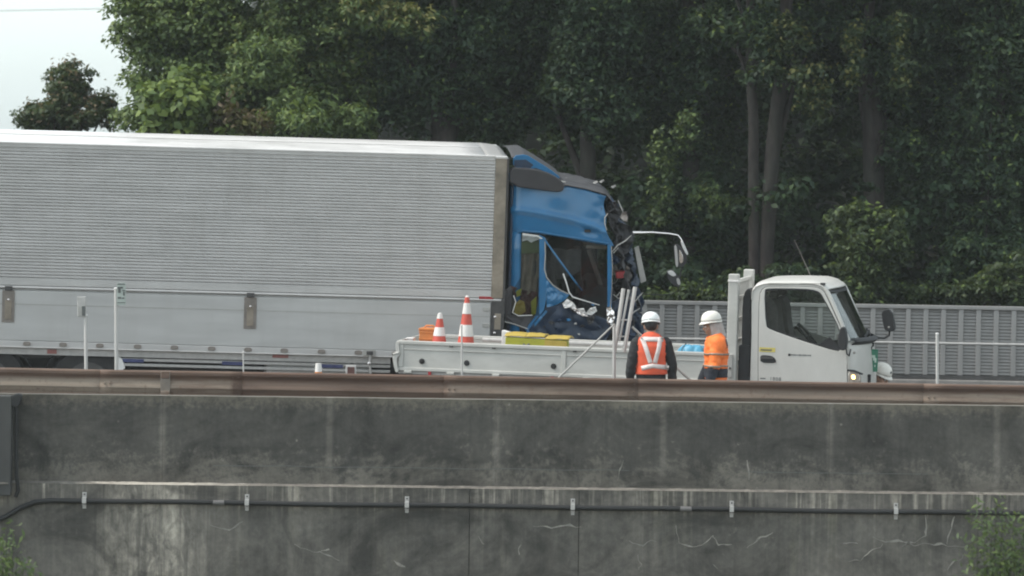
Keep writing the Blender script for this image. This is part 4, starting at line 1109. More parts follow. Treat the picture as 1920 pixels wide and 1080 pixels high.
# ------------------------------------------------------------------ the small white flatbed truck (facing right, slightly towards the camera)
PS = math.radians(-9.6)
SF = Frame(at(1408, 836, 90.2), (math.cos(PS), math.sin(PS), -0.034), (-math.sin(PS), math.cos(PS), 0.0197))
st = empty('flatbed_truck', 'small white flatbed truck parked nose right in front of the silver truck', 'truck', SF.mat)
D = .06                                           # cab side plane
SW = 1.86                                         # bed width
def sp(pts, y=D): return [SF.P(px, py, y) for px, py in pts]
def SZ(row, px=980, y=0.0): return SF.Z(px, row, y)
slope = .0375
def brow(row, px): return row + (px - 980) * slope   # rows given at px 980
xr0, xr1 = SF.X(747, 665), SF.X(1362, 690)
zt, zbm = SF.Z(980, 647), SF.Z(980, 701)
for (ya, yb2, nm) in ((0.0, .035, 'side_gate'), (SW - .035, SW, 'side_gate')):
    gate = MB().box(xr0, xr1, ya + .008, yb2 - .008, zbm, zt - .01).build(nm, M['bed_paint'], st)
    near = ya == 0.0
    y_out0, y_out1 = (ya - .012, yb2 + .004) if near else (ya - .004, yb2 + .012)
    MB().box(xr0, xr1, y_out0, y_out1, zt - .052, zt).build('top_rail', M['bed_paint'], gate, bevel=.012)
    MB().box(xr0, xr1, y_out0 + .004, y_out1 - .004, zbm - .02, zbm + .025).build('bottom_rail', M['bed_paint'], gate, bevel=.008)
    if near:
        MB().box(xr0, xr1, -.004, .0075, zt - .118, zt - .108).build('swage_line', M['bed_paint'], gate, bevel=.003)
        for px in (752, 1057):
            x = SF.X(px, 670)
            MB().box(x - .03, x + .03, -.006, .0075, zbm + .026, zt - .053).build('stiffener', M['bed_paint'], gate, bevel=.006)
        for px in (791, 875, 1038):
            x = SF.X(px, 680); z = SF.Z(px, brow(684.5, px))
            MB().lathe([(.036, .0075), (.036, -.006), (.028, -.010), (.006, -.010)], (x, 0, z), 18, 'y').build('round_marker', M['rubber'], gate, smooth=True, angle=40)
        for px in (765, 845, 930, 1100, 1230):
            x = SF.X(px, 690)
            MB().box(x - .05, x + .05, -.02, .0, zbm - .05, zbm - .015).build('gate_hinge', M['bed_paint'], gate, bevel=.008)
        for px in (845, 925, 1077):
            x = SF.X(px, 690)
            MB().box(x - .025, x + .025, -.018, -.0125, zt - .064, zt - .046).build('rope_hook', M['dark_steel'], gate)
        for px in (806, 1036):
            x = SF.X(px, 690)
            MB().box(x - .02, x + .02, -.012, .0, zbm - .07, zbm - .021).build('side_lamp', M['red_reflector'], gate, bevel=.004)
MB().box(xr0 - .03, xr0 - .002, .02, SW - .02, zbm, zt - .005).build('tailgate', M['bed_paint'], st, bevel=.008)
ltc = plate('tail_latch', M['bed_paint'], st, smooth_loop([SF.P(px, py, -.02) for px, py in ((742, 640), (748, 641), (749, 655), (751, 664), (744, 672), (745, 684), (748, 697), (742, 699), (738, 684), (736, 668), (743, 660))]), y0=-.03, y1=.02, bevel=.006)
MB().tube([SF.V(737, 664, -.03), SF.V(748, 661, -.035)], .014, 8).build('latch_handle', M['bed_paint'], ltc)
zfl = zbm + .0
MB().box(xr0, xr1 + .05, .036, SW - .036, zfl - .06, zfl).build('bed_floor', M['galv'], st)
for y in (.45, 1.3):
    MB().box(xr0 + .1, SF.X(1600), y, y + .07, .42, .62).build('chassis_rail', M['dark_steel'], st)
for k in range(7):
    x = xr0 + .2 + k * .62
    MB().box(x, x + .06, .05, SW - .05, .62, zfl - .061).build('cross_member', M['dark_steel'], st)
for px in (900, 1500):
    x = SF.X(px, 800)
    wheel(st, x, .06, .38, .2); wheel(st, x, SW - .28, .38, .2, True)
    MB().tube([(x, .2, .38), (x, SW - .2, .38)], .05, 8).build('axle', M['dark_steel'], st)
# headboard: two posts, mesh between, dark snorkel behind the cab
for (ya, pa, rows) in ((0.0, 1362.5, 514), (1.42, None, 513)):
    x0 = SF.X(1363.5, 600); x1 = SF.X(1382.5, 600)
    zt2 = SF.Z(1371, rows)
    hp = MB().box(x0, x1, ya, ya + .13, zfl - .05, zt2).build('headboard_post', M['bed_paint'], st, bevel=.012)
    if pa:
        MB().box(x0 - .006, x1 + .006, -.010, .14, zt2 - .10, zt2 - .075).build('post_band', M['white_plastic'], hp, bevel=.004)
        rodp = MB().box(x0 + .03, x0 + .09, -.03, -.002, SF.Z(1371, 708), SF.Z(1371, 664)).build('gate_lock', M['grey_steel'], hp, bevel=.006)
        MB().lathe([(.014, 0), (.014, -.02), (.006, -.024)], (x0 + .06, -.031, SF.Z(1371, 690)), 8, 'y').build('lock_bolt', M['dark_steel'], rodp)
xh = SF.X(1376, 600)
for r_ in (528, 560, 600, 640, 680):
    MB().box(xh - .02, xh + .02, .131, 1.419, SF.Z(1371, r_ + 3), SF.Z(1371, r_ - 3)).build('headboard_bar', M['bed_paint'], st)
for k in range(12):
    y = .2 + k * .1
    MB().box(xh - .008, xh + .008, y - .01, y + .01, zfl, SF.Z(1371, 527)).build('headboard_mesh', M['grey_steel'], st)
plate('snorkel', M['black_plastic'], st, smooth_loop([SF.P(px, py, .2) for px, py in ((1392, 760), (1391, 640), (1393, 560), (1398, 545), (1407, 538), (1409, 560), (1409, 640), (1409, 760))]), y0=.16, y1=.45, bevel=.02)
MB().box(SF.X(1384), SF.X(1407), .12, SW - .2, SF.Z(1395, 800), SF.Z(1395, 648)).build('battery_box', M['black_plastic'], st, bevel=.02)
# ---- cab
win = smooth_loop(sp([(1433, 544), (1441, 541), (1480, 541), (1522, 542.5), (1536, 547), (1543, 555), (1578, 622), (1577, 655), (1571, 660), (1500, 638), (1444, 618), (1436, 612)]))
outer = smooth_loop(sp([(1409, 770), (1409, 600), (1409, 562), (1412, 545), (1421, 536), (1440, 532.5), (1480, 532), (1526, 533.5), (1542, 538), (1551, 547), (1568, 584), (1590, 640), (1591, 770)]))
door_o = smooth_loop(sp([(1422, 768), (1422, 640), (1424, 553), (1431, 540), (1445, 537), (1526, 538), (1540, 542), (1548, 551), (1584, 632), (1588.5, 650), (1588.5, 768)]))
plate('cab_side', M['white_paint'], st, outer, [win], D + .006, D + .045, bevel=.006)
plate('door_gap', M['black_plastic'], st, [((x - SF.X(1505)) * 1.014 + SF.X(1505), z + (.006 if z > SF.Z(1505, 640) else 0)) for x, z in door_o], [win], D + .0051, D + .0058)
door = plate('door', M['white_paint'], st, door_o, [win], D - .010, D + .005, bevel=.006)
yfar = SW - D
plate('cab_side', M['white_paint'], st, outer, [win], yfar - .045, yfar - .006, bevel=.006)
plate('window_seal', M['black_plastic'], door, win, [[((x - sum(p[0] for p in win) / len(win)) * .965 + sum(p[0] for p in win) / len(win), (z - sum(p[1] for p in win) / len(win)) * .94 + sum(p[1] for p in win) / len(win)) for x, z in win]], D - .002, D + .012)
plate('door_window', M['glass'], door, [((x - SF.X(1500)) * 1.005 + SF.X(1500), z) for x, z in win], (), D + .016, D + .020)
plate('far_window', M['glass'], st, win, (), yfar - .03, yfar - .026)
plate('quarter_panel', M['black_plastic'], door, sp([(1530, 648), (1556, 632), (1577, 655), (1571, 660)]), (), D - .0, D + .014)
hd = plate('door_handle', M['black_plastic'], door, smooth_loop(sp([(1425.5, 667), (1432, 665.5), (1447, 667), (1454, 672), (1456, 681), (1426, 680)])), (), D - .016, D - .011, bevel=.002)
MB().box(SF.X(1428), SF.X(1451), D - .026, D - .017, SF.Z(1440, 674), SF.Z(1440, 669.5)).build('handle_bar', M['dark_steel'], hd, bevel=.004)
MB().box(SF.X(1424.5), SF.X(1454.5), D - .0125, D - .0105, SF.Z(1440, 660.5), SF.Z(1440, 652)).build('yellow_sticker', M['sticker_yellow'], door)
MB().box(SF.X(1427), SF.X(1448), D - .0145, D - .013, SF.Z(1440, 658), SF.Z(1440, 655.5)).build('sticker_print', M['dark_mark'], door)
# small dark script on the door (too blurred to read: marks of the same rhythm)
rnd = random.Random(4)
xs_ = 1479.0
for k in range(13):
    wd = 4.6 if k == 0 else rnd.choice((1.6, 2.2, 2.6, 3.0)); hh = 4.4 if k == 0 else rnd.choice((2.0, 2.6, 3.2))
    rowm = 665.6 + (xs_ - 1479) * .03
    MB().box(SF.X(xs_), SF.X(xs_ + wd), D - .0125, D - .0105, SF.Z(xs_, rowm + hh / 2), SF.Z(xs_, rowm - hh / 2)).build('door_script', M['black_plastic'] if k == 0 else M['dark_mark'], door)
    xs_ += wd + .9
    if xs_ > 1525: break
def text(s, size, mtl, parent, loc, name='numerals'):
    cu = bpy.data.curves.new(name, 'FONT'); cu.body = s; cu.size = size; cu.extrude = .001; cu.space_character = 1.25
    to = bpy.data.objects.new(name, cu); C.objects.link(to)
    dg = bpy.context.evaluated_depsgraph_get()
    me = bpy.data.meshes.new_from_object(to.evaluated_get(dg))
    bpy.data.objects.remove(to)
    o = link(name, me, mtl, parent)
    o.location = loc; o.rotation_euler = (math.pi / 2, 0, 0)
    return o
q = SF.V(1443, 713, D - .012)
text('1808', .062, M['dark_mark'], door, q)
MB().box(SF.X(1428), SF.X(1438), D - .0125, D - .0105, SF.Z(1433, 711), SF.Z(1433, 709)).build('door_script', M['dark_mark'], door)
# roof shell
rp = [(1409, 562), (1411, 546), (1418, 537.5), (1432, 533), (1455, 532), (1490, 532), (1524, 533), (1540, 537), (1550, 545)]
RPX = sp(rp)
def cab_roof(u, v):
    s = u * (len(RPX) - 1); i = min(int(s), len(RPX) - 2); k = s - i
    x = RPX[i][0] * (1 - k) + RPX[i + 1][0] * k; z = RPX[i][1] * (1 - k) + RPX[i + 1][1] * k
    yy = 2 * v - 1
    crown = (1 - abs(yy) ** 6) ** .5 if abs(yy) < 1 else 0
    y = D - .004 + (yfar - D + .008) * v
    fx = .12 * (1 - yy * yy) * max(0, u - .72) / .28
    lift = (.040 if u < .8 else .040 * (1 - (u - .8) / .2 * .6)) + .012 * (1 - yy * yy)
    return (x + fx, y, z + lift * crown)
MB().grid(cab_roof, 40, 36).build('cab_roof', M['white_paint'], st, smooth=True, solid=.012, angle=60)
MB().box(SF.X(1408.5), SF.X(1411), D + .02, yfar - .02, SF.Z(1409, 770), SF.Z(1409, 562)).build('cab_back', M['white_paint'], st)
for (a, b_) in ((1440, 531), (1500, 531)):
    MB().tube([SF.V(a, b_, D - .008), SF.V(a + 38, b_ + .5, D - .008)], .007, 6).build('rain_gutter', M['white_paint'], st, smooth=True)
MB().box(SF.X(1534), SF.X(1543), D + .02, D + .09, SF.Z(1538, 535.5), SF.Z(1538, 531)).build('roof_lamp', M['black_plastic'], st, bevel=.004)
# windscreen, A pillars
def bulge(v): return .15 * (1 - abs(2 * v - 1) ** 2.4)
tA, bA = SF.P(1551, 546, D), SF.P(1590, 642, D)
def wind(u, v):
    k = u
    return (tA[0] + (bA[0] - tA[0]) * k + bulge(v) * (.65 + .35 * k), D + .01 + (yfar - D - .02) * v, tA[1] + (bA[1] - tA[1]) * k)
MB().grid(wind, 14, 20).build('windscreen', M['screen_dirty'], st, smooth=True, solid=.006)
MB().grid(lambda u, v: tuple(Vector(wind(-.01 + .06 * u, v)) + Vector((.006, 0, .004))), 1, 20).build('screen_band', M['black_plastic'], st, smooth=True, solid=.003)
for yv, y in ((0, D), (1, yfar)):
    pts = [SF.V(px, py, D) for px, py in ((1545, 541), (1552, 549), (1562, 571), (1576, 603), (1590, 640))]
    for p in pts: p.y = y + (.02 if yv == 0 else -.02)
    MB().tube(pts, [.024, .028, .028, .027, .03] if yv == 0 else [.04, .042, .04, .036, .034], 10).build('a_pillar', M['white_paint'], st, smooth=True)
    pts = [SF.V(px, py, D) for px, py in ((1550, 552), (1560, 575), (1573, 606), (1586, 640))]
    for p in pts: p.y = y + (.035 if yv == 0 else -.035); p.x += .012
    MB().tube(pts, .018, 8).build('screen_seal', M['black_plastic'], st, smooth=True)
# grime streaks and reflections of clutter on the dash seen through the screen
dash = plate('dashboard', M['dark_interior'], st, [SF.P(px, py, .3) for px, py in ((1532, 660), (1556, 640), (1582, 634), (1588, 650), (1588, 720), (1545, 720))], y0=D + .06, y1=yfar - .06, bevel=.02)
rnd = random.Random(9)
for k in range(7):
    y = D + .2 + k * .2; px = 1562 + rnd.random() * 20; rr = rnd.random()
    c0 = SF.V(px, 640, D); 
    MB().box(c0.x - .05, c0.x + .04, y, y + .09 + .06 * rr, c0.z - .01, c0.z + .05 + .10 * rr).build('dash_clutter', M[('towel', 'white_plastic', 'dark_interior', 'galv')[k % 4]], dash, bevel=.012)
# sun visors and curtain roll hanging inside the screen
for k in range(2):
    y = D + .2 + k * .8
    plate('visor_or_reflection', M['seat_cloth'], st, [SF.P(px, py, D) for px, py in ((1540, 545), (1546, 548), (1552, 566), (1546, 564))], y0=y, y1=y + .55, bevel=.006)
pts = [SF.V(px, py, D) for px, py in ((1553, 566), (1560, 580), (1570, 600), (1577, 622))]
for k, (dy, rr) in enumerate(((.55, .02), (.75, .03), (.98, .018))):
    MB().tube([p + Vector((.03, dy + .05 * math.sin(i * 2 + k), 0)) for i, p in enumerate(pts)], [rr, rr * 1.4, rr * 1.2, rr], 8).build('hanging_strip', M[('towel', 'galv', 'white_plastic')[k]], st, smooth=True)
# seats, wheel
for (ya, yb2) in ((.28, .75), (1.1, 1.6)):
    s_ = plate('seat_back', M['seat_cloth'], st, smooth_loop([SF.P(px, py, .4) for px, py in ((1444, 640), (1436, 580), (1440, 562), (1452, 560), (1460, 575), (1464, 620), (1475, 650))]), y0=ya, y1=yb2, bevel=.04)
    plate('headrest', M['seat_cloth'], s_, smooth_loop([SF.P(px, py, .4) for px, py in ((1441, 558), (1442, 546), (1456, 546), (1458, 558))]), y0=ya + .12, y1=yb2 - .12, bevel=.03)
    MB().box(SF.X(1450), SF.X(1515), ya, yb2, SF.Z(1480, 700), SF.Z(1480, 660)).build('seat_cushion', M['seat_cloth'], s_, bevel=.04)
sc_, sn_ = SF.V(1515, 630, .5), Vector((.75, 0, .66)).normalized()
u_ = Vector((0, 1, 0)); v_ = sn_.cross(u_)
ring = [sc_ + (u_ * math.cos(a) + v_ * math.sin(a)) * .2 for a in [2 * math.pi * k / 24 for k in range(25)]]
sw_ = MB().tube(ring, .016, 8).build('steering_wheel', M['black_plastic'], st, smooth=True)
MB().tube([sc_ + u_ * .19, sc_ - sn_ * .03, sc_ - u_ * .19], .014, 6).build('wheel_spoke', M['black_plastic'], sw_)
MB().tube([sc_ - sn_ * .02, SF.V(1550, 668, .5)], .03, 8).build('steering_column', M['black_plastic'], sw_)
# grab handle along the far door
MB().tube([SF.V(1462, 612, yfar - .1), SF.V(1495, 615, yfar - .1), SF.V(1520, 640, yfar - .1)], .018, 8).build('door_grab', M['dark_interior'], st, smooth=True)
MB().box(SF.X(1430), SF.X(1588), yfar - .1, yfar - .05, SF.Z(1500, 720), SF.Z(1500, 664)).build('far_door_card', M['dark_interior'], st)
# nose
fp = sp([(1590, 640), (1594, 655), (1597, 690), (1598, 770)])
def nose(u, v):
    s = u * (len(fp) - 1); i = min(int(s), len(fp) - 2); k = s - i
    x = fp[i][0] * (1 - k) + fp[i + 1][0] * k; z = fp[i][1] * (1 - k) + fp[i + 1][1] * k
    c_ = (1 - abs(2 * v - 1) ** 5)
    return (x - .05 + .05 * c_ ** .5 + .19 * (1 - abs(2 * v - 1) ** 2.2), D - .004 + (yfar - D + .008) * v, z)
MB().grid(nose, 14, 40).build('nose_panel', M['white_paint'], st, smooth=True, solid=.012)
MB().grid(lambda u, v: tuple(Vector(nose(.0 + .10 * u, .04 + .92 * v)) + Vector((.02 + .05 * math.sin(u * 3.1), 0, .035 - .05 * u))), 4, 30).build('cowl', M['black_plastic'], st, smooth=True, solid=.01)
# wipers
for (v0, v1, um) in ((.25, .62, .62), (.55, .93, .66)):
    p0 = Vector(wind(1.02, v0)) + Vector((.03, 0, .0)); p1 = Vector(wind(.90, (v0 + v1) / 2)) + Vector((.035, 0, .01)); p2 = Vector(wind(.86, v1)) + Vector((.035, 0, .01))
    wp = MB().tube([p0, p1, p2], [.014, .011, .008], 6).build('wiper_arm', M['black_plastic'], st)
    MB().tube([Vector(wind(.93, v0 + .05)) + Vector((.03, 0, .012)), p2 + Vector((.005, .05, .01))], .008, 6).build('wiper_blade', M['rubber'], wp)
# near mirror on a stub (edge-on, folded against the pillar) and far mirror on its arm
nm_ = plate('mirror', M['black_plastic'], st, smooth_loop([SF.P(px, py, -.1) for px, py in ((1577, 612), (1586, 614), (1590, 640), (1586, 657), (1576, 656), (1571, 640))]), y0=-.20, y1=-.02, bevel=.02)
MB().tube([SF.V(1586, 650, -.1), SF.V(1588, 664, -.1), SF.V(1592, 667, -.04), SF.V(1595, 655, .04)], .010, 8).build('mirror_stay', M['black_plastic'], nm_, smooth=True)
fy_ = 1.95
fm = plate('mirror', M['black_plastic'], st, smooth_loop([SF.P(px, py, fy_) for px, py in ((1653, 582), (1672, 579), (1680, 614), (1677, 621), (1661, 621), (1656, 606))]), y0=fy_ - .06, y1=fy_ + .05, bevel=.02)
MB().lathe([(.014, 0), (.014, -.012), (.006, -.015)], SF.V(1666.5, 613.5, fy_ - .06), 8, 'y').build('mirror_badge', M['grey_steel'], fm)
MB().tube([SF.V(1668, 620, fy_), SF.V(1667, 629, fy_), SF.V(1658, 634, fy_), SF.V(1640, 633, fy_ - .2), SF.V(1622, 626, fy_ - .3), SF.V(1612, 632, 1.7)], .014, 8).build('mirror_stay', M['black_plastic'], fm, smooth=True)
MB().tube([SF.V(1648, 634, fy_ - .15), SF.V(1634, 628, fy_ - .25), SF.V(1620, 637, 1.7), SF.V(1611, 648, 1.66)], .017, 8).build('mirror_stay', M['black_plastic'], fm, smooth=True)
# kerb-view mirror stalks at the cowl
for (a, b_, c_, d_) in ((1606, 640, 1615, 652), (1634, 640, 1637, 650), (1626, 636, 1622, 646)):
    MB().tube([SF.V(a, b_, .9), SF.V((a + c_) / 2 + 2, (b_ + d_) / 2, .88), SF.V(c_, d_, .88)], .013, 6).build('stalk', M['black_plastic'], st)
# headlamp with the indicator lit
hl = plate('headlamp', M['lamp_clear'], st, smooth_loop(sp([(1590, 694), (1600, 695), (1612, 700), (1614, 716), (1609, 740), (1590, 740)], D - .02)), (), D - .015, D + .06, bevel=.012)
plate('indicator', M['amber'], hl, smooth_loop(sp([(1596, 703), (1603, 703), (1604, 711), (1597, 711)], D - .02)), (), D - .022, D - .0155, bevel=.002)
plate('headlamp_brow', M['black_plastic'], hl, sp([(1589, 692.5), (1601, 694), (1618, 701), (1616, 703), (1600, 697), (1589, 696)], D - .02), (), D - .02, D + .05)
pn = nose(.45, .42)
for k, (a, b_) in enumerate(((1617, 703), (1624, 704), (1630, 702))):
    c0 = SF.V(a, b_, .5)
    MB().tube([c0, c0 + Vector((.0, 0, -.25))], .022, 8).build('bumper_tube', M['black_plastic'], st)
MB().lathe([(.016, 0), (.02, -.012), (.008, -.016)], SF.V(1602, 661, D - .01), 10, 'y').build('nose_emblem', M['grey_steel'], st)
gp = empty('green_plate', 'green plate with pale markings hung on the nose of the white truck', 'plate', SF.mat)
yg = .75
gpl = MB().box(SF.X(1631, 670, yg), SF.X(1646, 670, yg), yg, yg + .012, SF.Z(1638, 697, yg), SF.Z(1638, 655, yg)).build('panel', M['green_plate'], gp, bevel=.003)
for (a, b_, c_, d_) in ((1634, 666, 1641, 671), (1637, 671, 1643.5, 676), (1640, 676, 1643.5, 680), (1632.5, 680, 1636, 682), (1640, 684, 1642, 688)):
    MB().box(SF.X(a, 670, yg), SF.X(c_, 670, yg), yg - .003, yg - .0005, SF.Z(1638, d_, yg), SF.Z(1638, b_, yg)).build('mark', M['pale_mark'], gpl)
MB().tube([SF.V(1633, 656, yg), SF.V(1636, 648, yg)], .008, 6).build('hanger', M['black_plastic'], gp)
# aerial
MB().tube([SF.V(1526, 531, yfar - .25), SF.V(1510, 495, yfar - .25), SF.V(1489, 449, yfar - .25)], [.006, .004, .003], 6).build('aerial', M['latch_steel'], st)

# ------------------------------------------------------------------ load on the flatbed (top-level things standing on its floor)
def cone(label, px, top_row, h, rb, yl):
    x = SF.X(px, 640, yl); zt_ = SF.Z(px, top_row, yl)
    M0 = SF.mat @ Matrix.Translation((x, yl, zfl))
    e = empty('traffic_cone', label, 'cone', M0, 'traffic cones on the flatbed')
    h = zt_ - zfl
    s = .17
    MB().prism([(-s, 0), (s, 0), (s, .02), (-s, .02)], -s, s).build('base', M['cone_red'], e, bevel=.01)
    rt = .028
    def rad(t): return rb + (rt - rb) * t
    bands = [(0.03 / h, .46, 'cone_red'), (.46, .62, 'cone_white'), (.62, .77, 'cone_red'), (.77, .92, 'cone_white'), (.92, 1.0, 'cone_red')] if h > .85 else [(0.03 / h, .60, 'cone_red'), (.60, .76, 'cone_white'), (.76, .92, 'cone_red'), (.92, 1.0, 'cone_white')]
    for (a, b_, mt_) in bands:
        ex_ = .003 if mt_ == 'cone_white' else 0
        MB().lathe([(rad(a) * .8, a * h), (rad(a) + ex_, a * h), (rad((a + b_) / 2) + ex_, (a + b_) / 2 * h), (rad(b_) + ex_, b_ * h), (rad(b_) * .8, b_ * h)], (0, 0, 0), 20).build('band', M[mt_], e, smooth=True, angle=40)
    MB().lathe([(rt * .9, h), (rt * .85, h + .012), (rt * .5, h + .018)], (0, 0, 0), 14).build('tip', M['cone_white'], e, smooth=True)
    return e
cone('taller red and white striped traffic cone standing on the flatbed', 873.5, 557, .95, .155, .45)
cone('shorter red and white striped traffic cone beside the orange crate', 823.5, 589, .7, .155, .5)
def place(px, row, yl):        # frame on the bed floor
    return SF.mat @ Matrix.Translation((SF.X(px, row, yl), yl, zfl))
# orange crate
oc = empty('orange_crate', 'orange plastic crate with ribbed sides behind the smaller cone', 'crate', place(803, 630, .85))
hc = SF.Z(803, 612.5, .85) - zfl
MB().box(-.095, .13, -.14, .14, 0, hc - .03).build('shell', M['orange_plastic'], oc, bevel=.01)
MB().box(-.105, .14, -.15, .15, hc - .045, hc - .015).build('rim', M['orange_plastic'], oc, bevel=.006)
for k in range(5):
    MB().box(-.10, .135, -.147, -.1405, .08 + k * .09, .10 + k * .09).build('rib', M['orange_plastic'], oc, bevel=.003)
MB().tube([(-.06, 0, hc - .02), (-.03, 0, hc + .012), (.06, 0, hc + .015), (.1, 0, hc - .02)], .012, 8).build('handle', M['orange_plastic'], oc, smooth=True)
# small white lid at the tail
wl = empty('white_box', 'small white box lid showing above the tail end of the flatbed', 'box', place(770, 636, .7))
hw = SF.Z(770, 633, .7) - zfl
MB().box(-.045, .045, -.1, .1, 0, hw - .015).build('shell', M['white_plastic'], wl, bevel=.008)
MB().box(-.052, .052, -.108, .108, hw - .014, hw).build('rim', M['white_plastic'], wl, bevel=.005)
# yellow padded boards: lime front, yellow cushions on top
ys = empty('yellow_crash_pad', 'long lime and yellow padded board lying on the flatbed below the crushed cab', 'pad', place(1008, 640, .4))
hy = SF.Z(1008, 627, .4) - zfl
x0, x1 = SF.X(949, 635, .4) - SF.X(1008, 640, .4), SF.X(1070, 640, .4) - SF.X(1008, 640, .4)
def pad_fn(dz):
    def fn(u, v):
        a = v * 2 * math.pi
        x = x0 + .03 + (x1 - x0 - .05) * u
        return (x, -.02 + .11 * math.cos(a), .5 * hy + dz + (.5 * hy) * max(-1, min(1, 1.2 * math.sin(a))) + .008 * noise.noise((x * 5, v * 4, 2)))
    return fn
MB().prism([(x0, 0), (x1 - .02, 0), (x1 - .02, hy - .06), (x0 + .01, hy - .04)], -.12, .02).build('front_board', M['lime_sheet'], ys, bevel=.015)
segs = [(0.0, .33), (.335, .62), (.625, 1.0)]
for (a, b_) in segs:
    xa3, xb3 = x0 + (x1 - x0) * a, x0 + (x1 - x0) * b_
    MB().grid(lambda u, v: (xa3 + (xb3 - xa3) * u, -.128 + .40 * v, hy - .030 - .02 * (a > .6) + .035 * math.sin(v * 3.0) + .006 * math.sin(u * 3.14) + .012 * noise.noise((u * 3 + a * 9, v * 3, 1))), 10, 8).build('cushion', M['yellow_sheet'], ys, smooth=True, solid=.012)
MB().prism([(x1 - .32, .0), (x1 - .018, .0), (x1 - .03, hy - .07), (x1 - .32, hy - .06)], -.125, -.1205).build('end_board', M['yellow_sheet'], ys, bevel=.002)
MB().tube([(x0 + .25, -.128, hy - .12), (x0 + .28, -.13, hy - .15), (x0 + .33, -.128, hy - .12)], .012, 6).build('strap_loop', M['dark_mark'], ys)
wb = empty('white_foam_block', 'white wedge shaped block behind the yellow pad at the cab corner', 'block', place(968, 628, .85))
hb = SF.Z(968, 628, .85) - zfl
MB().prism([(-.18, 0), (.12, 0), (.12, hb - .03), (-.06, hb + .03), (-.18, hb + .06)], -.08, .08).build('block', M['white_plastic'], wb, bevel=.01)
MB().box(-.17, .11, -.0865, -.081, .05, .09).build('strap', M['grey_steel'], wb)
# blue tarp bundle
tb = empty('blue_tarp_bundle', 'folded bright blue tarp on the flatbed between the two workers', 'tarp', place(1298, 655, .6))
ht = SF.Z(1298, 648, .6) - zfl
def tarp(u, v):
    x = -.22 + .44 * u; y = -.22 + .44 * v
    e_ = min(1, 5 * min(u, 1 - u, v, 1 - v))
    return (x, y, (ht + .03 * noise.noise((u * 5, v * 4, 0)) + .015 * noise.noise((u * 12, v * 11, 4))) * (e_ ** .25 if e_ > 0 else 0) * (.93 + .07 * math.sin(u * 3.1)))
MB().grid(tarp, 36, 30).build('bundle', M['blue_tarp'], tb, smooth=True)
MB().tube([(-.10, -.225, 0.02), (-.105, -.2, ht * .93), (-.1, .1, ht + .02), (-.1, .22, .02)], .006, 6).build('rope', M['black_plastic'], tb)
# long white beam lying along the far side of the bed
pb = empty('long_pipe', 'long pale pipe lying along the far side of the flatbed', 'pipe', SF.mat)
MB().tube([SF.V(905, 637, 1.2), SF.V(1190, 648, 1.2)], .03, 10).build('pipe', M['galv'], pb, smooth=True)
MB().tube([SF.V(1185, 648, 1.2), SF.V(1192, 648, 1.2)], .034, 10).build('pipe_cap', M['white_plastic'], pb)

# ------------------------------------------------------------------ folding sign stand leaning behind the guardrail
bs = Vector(post_base(1160, 88.7))
ss = empty('folding_sign_stand', 'pale steel folding sign stand with splayed legs left of the vest worker', 'sign stand', Matrix.Translation(bs))
def sv(px, py, Y=88.7): return at(px, py, Y) - bs
gz = lambda px, Y: Vector(post_base(px, Y)) - bs
for nm, a, b_, r_ in (('mast', (1169, 541), (1152, 660), .023), ('mast', (1191, 538), (1170, 660), .023), ('mast', (1179, 543), (1161, 640), .014)):
    MB().tube([sv(*a), sv((a[0] + b_[0]) / 2, (a[1] + b_[1]) / 2), sv(*b_)], r_ * 1.1, 8).build(nm, M['post_white'], ss)
MB().tube([sv(1151.5, 608, 88.6), sv(1151.5, 700, 88.6), gz(1151.5, 88.6)], .020, 8).build('leg', M['post_white'], ss)
e1 = sv(1052, 704, 88.5); s1 = sv(1153, 607, 88.5); dd = (e1 - s1)
MB().tube([s1, e1, s1 + dd * ((s1.z - gz(960, 88.5).z) / -dd.z) * .98], .012, 8).build('leg', M['grey_steel'], ss)
e2 = sv(1292, 711, 88.95); s2 = sv(1185, 613, 88.95); dd = (e2 - s2)
MB().tube([s2, e2, s2 + dd * ((s2.z - gz(1290, 88.95).z) / -dd.z) * .98], .016, 8).build('leg', M['grey_steel'], ss)
for (a, b_) in (((1160, 600), (1185, 600)), ((1155, 630), (1178, 632))):
    MB().tube([sv(*a), sv(*b_)], .012, 6).build('cross_brace', M['galv'], ss)
# two small things seen just over the rail at the left
def low_cone(px, top, Y):
    b0 = Vector(post_base(px, Y)); h_ = (at(px, top, Y) - b0).z
    e = empty('traffic_cone', 'pale topped orange cone peeking just over the guardrail at the left', 'cone', Matrix.Translation(b0), 'traffic cones by the guardrail')
    MB().prism([(-.17, 0), (.17, 0), (.17, .02), (-.17, .02)], -.17, .17).build('base', M['cone_red'], e, bevel=.01)
    rr = lambda t: .13 + (.036 - .13) * t
    for a, b_, mt_ in ((.03, .5, 'orange_plastic'), (.5, .7, 'cone_white'), (.7, .9, 'orange_plastic'), (.9, 1.0, 'cone_white')):
        MB().lathe([(rr(a), a * h_), (rr(b_), b_ * h_), (rr(b_) * .7, b_ * h_ + .001)], (0, 0, 0), 16).build('band', M[mt_], e, smooth=True, angle=40)
low_cone(597, 681, 88.2)
bb = Vector(post_base(658, 88.1)); hb_ = (at(658, 685, 88.1) - bb).z
rb_ = empty('reflector_bollard', 'brown square reflector in a pale frame peeking over the rail', 'reflector', Matrix.Translation(bb))
MB().box(-.03, .03, -.02, .02, 0, hb_ - .1).build('stem', M['galv'], rb_, bevel=.004)
MB().box(-.065, .065, -.02, .03, hb_ - .115, hb_).build('frame', M['post_white'], rb_, bevel=.006)
MB().box(-.045, .045, -.028, -.0205, hb_ - .105, hb_ - .02).build('lens', M['maroon_cloth'], rb_, bevel=.004)
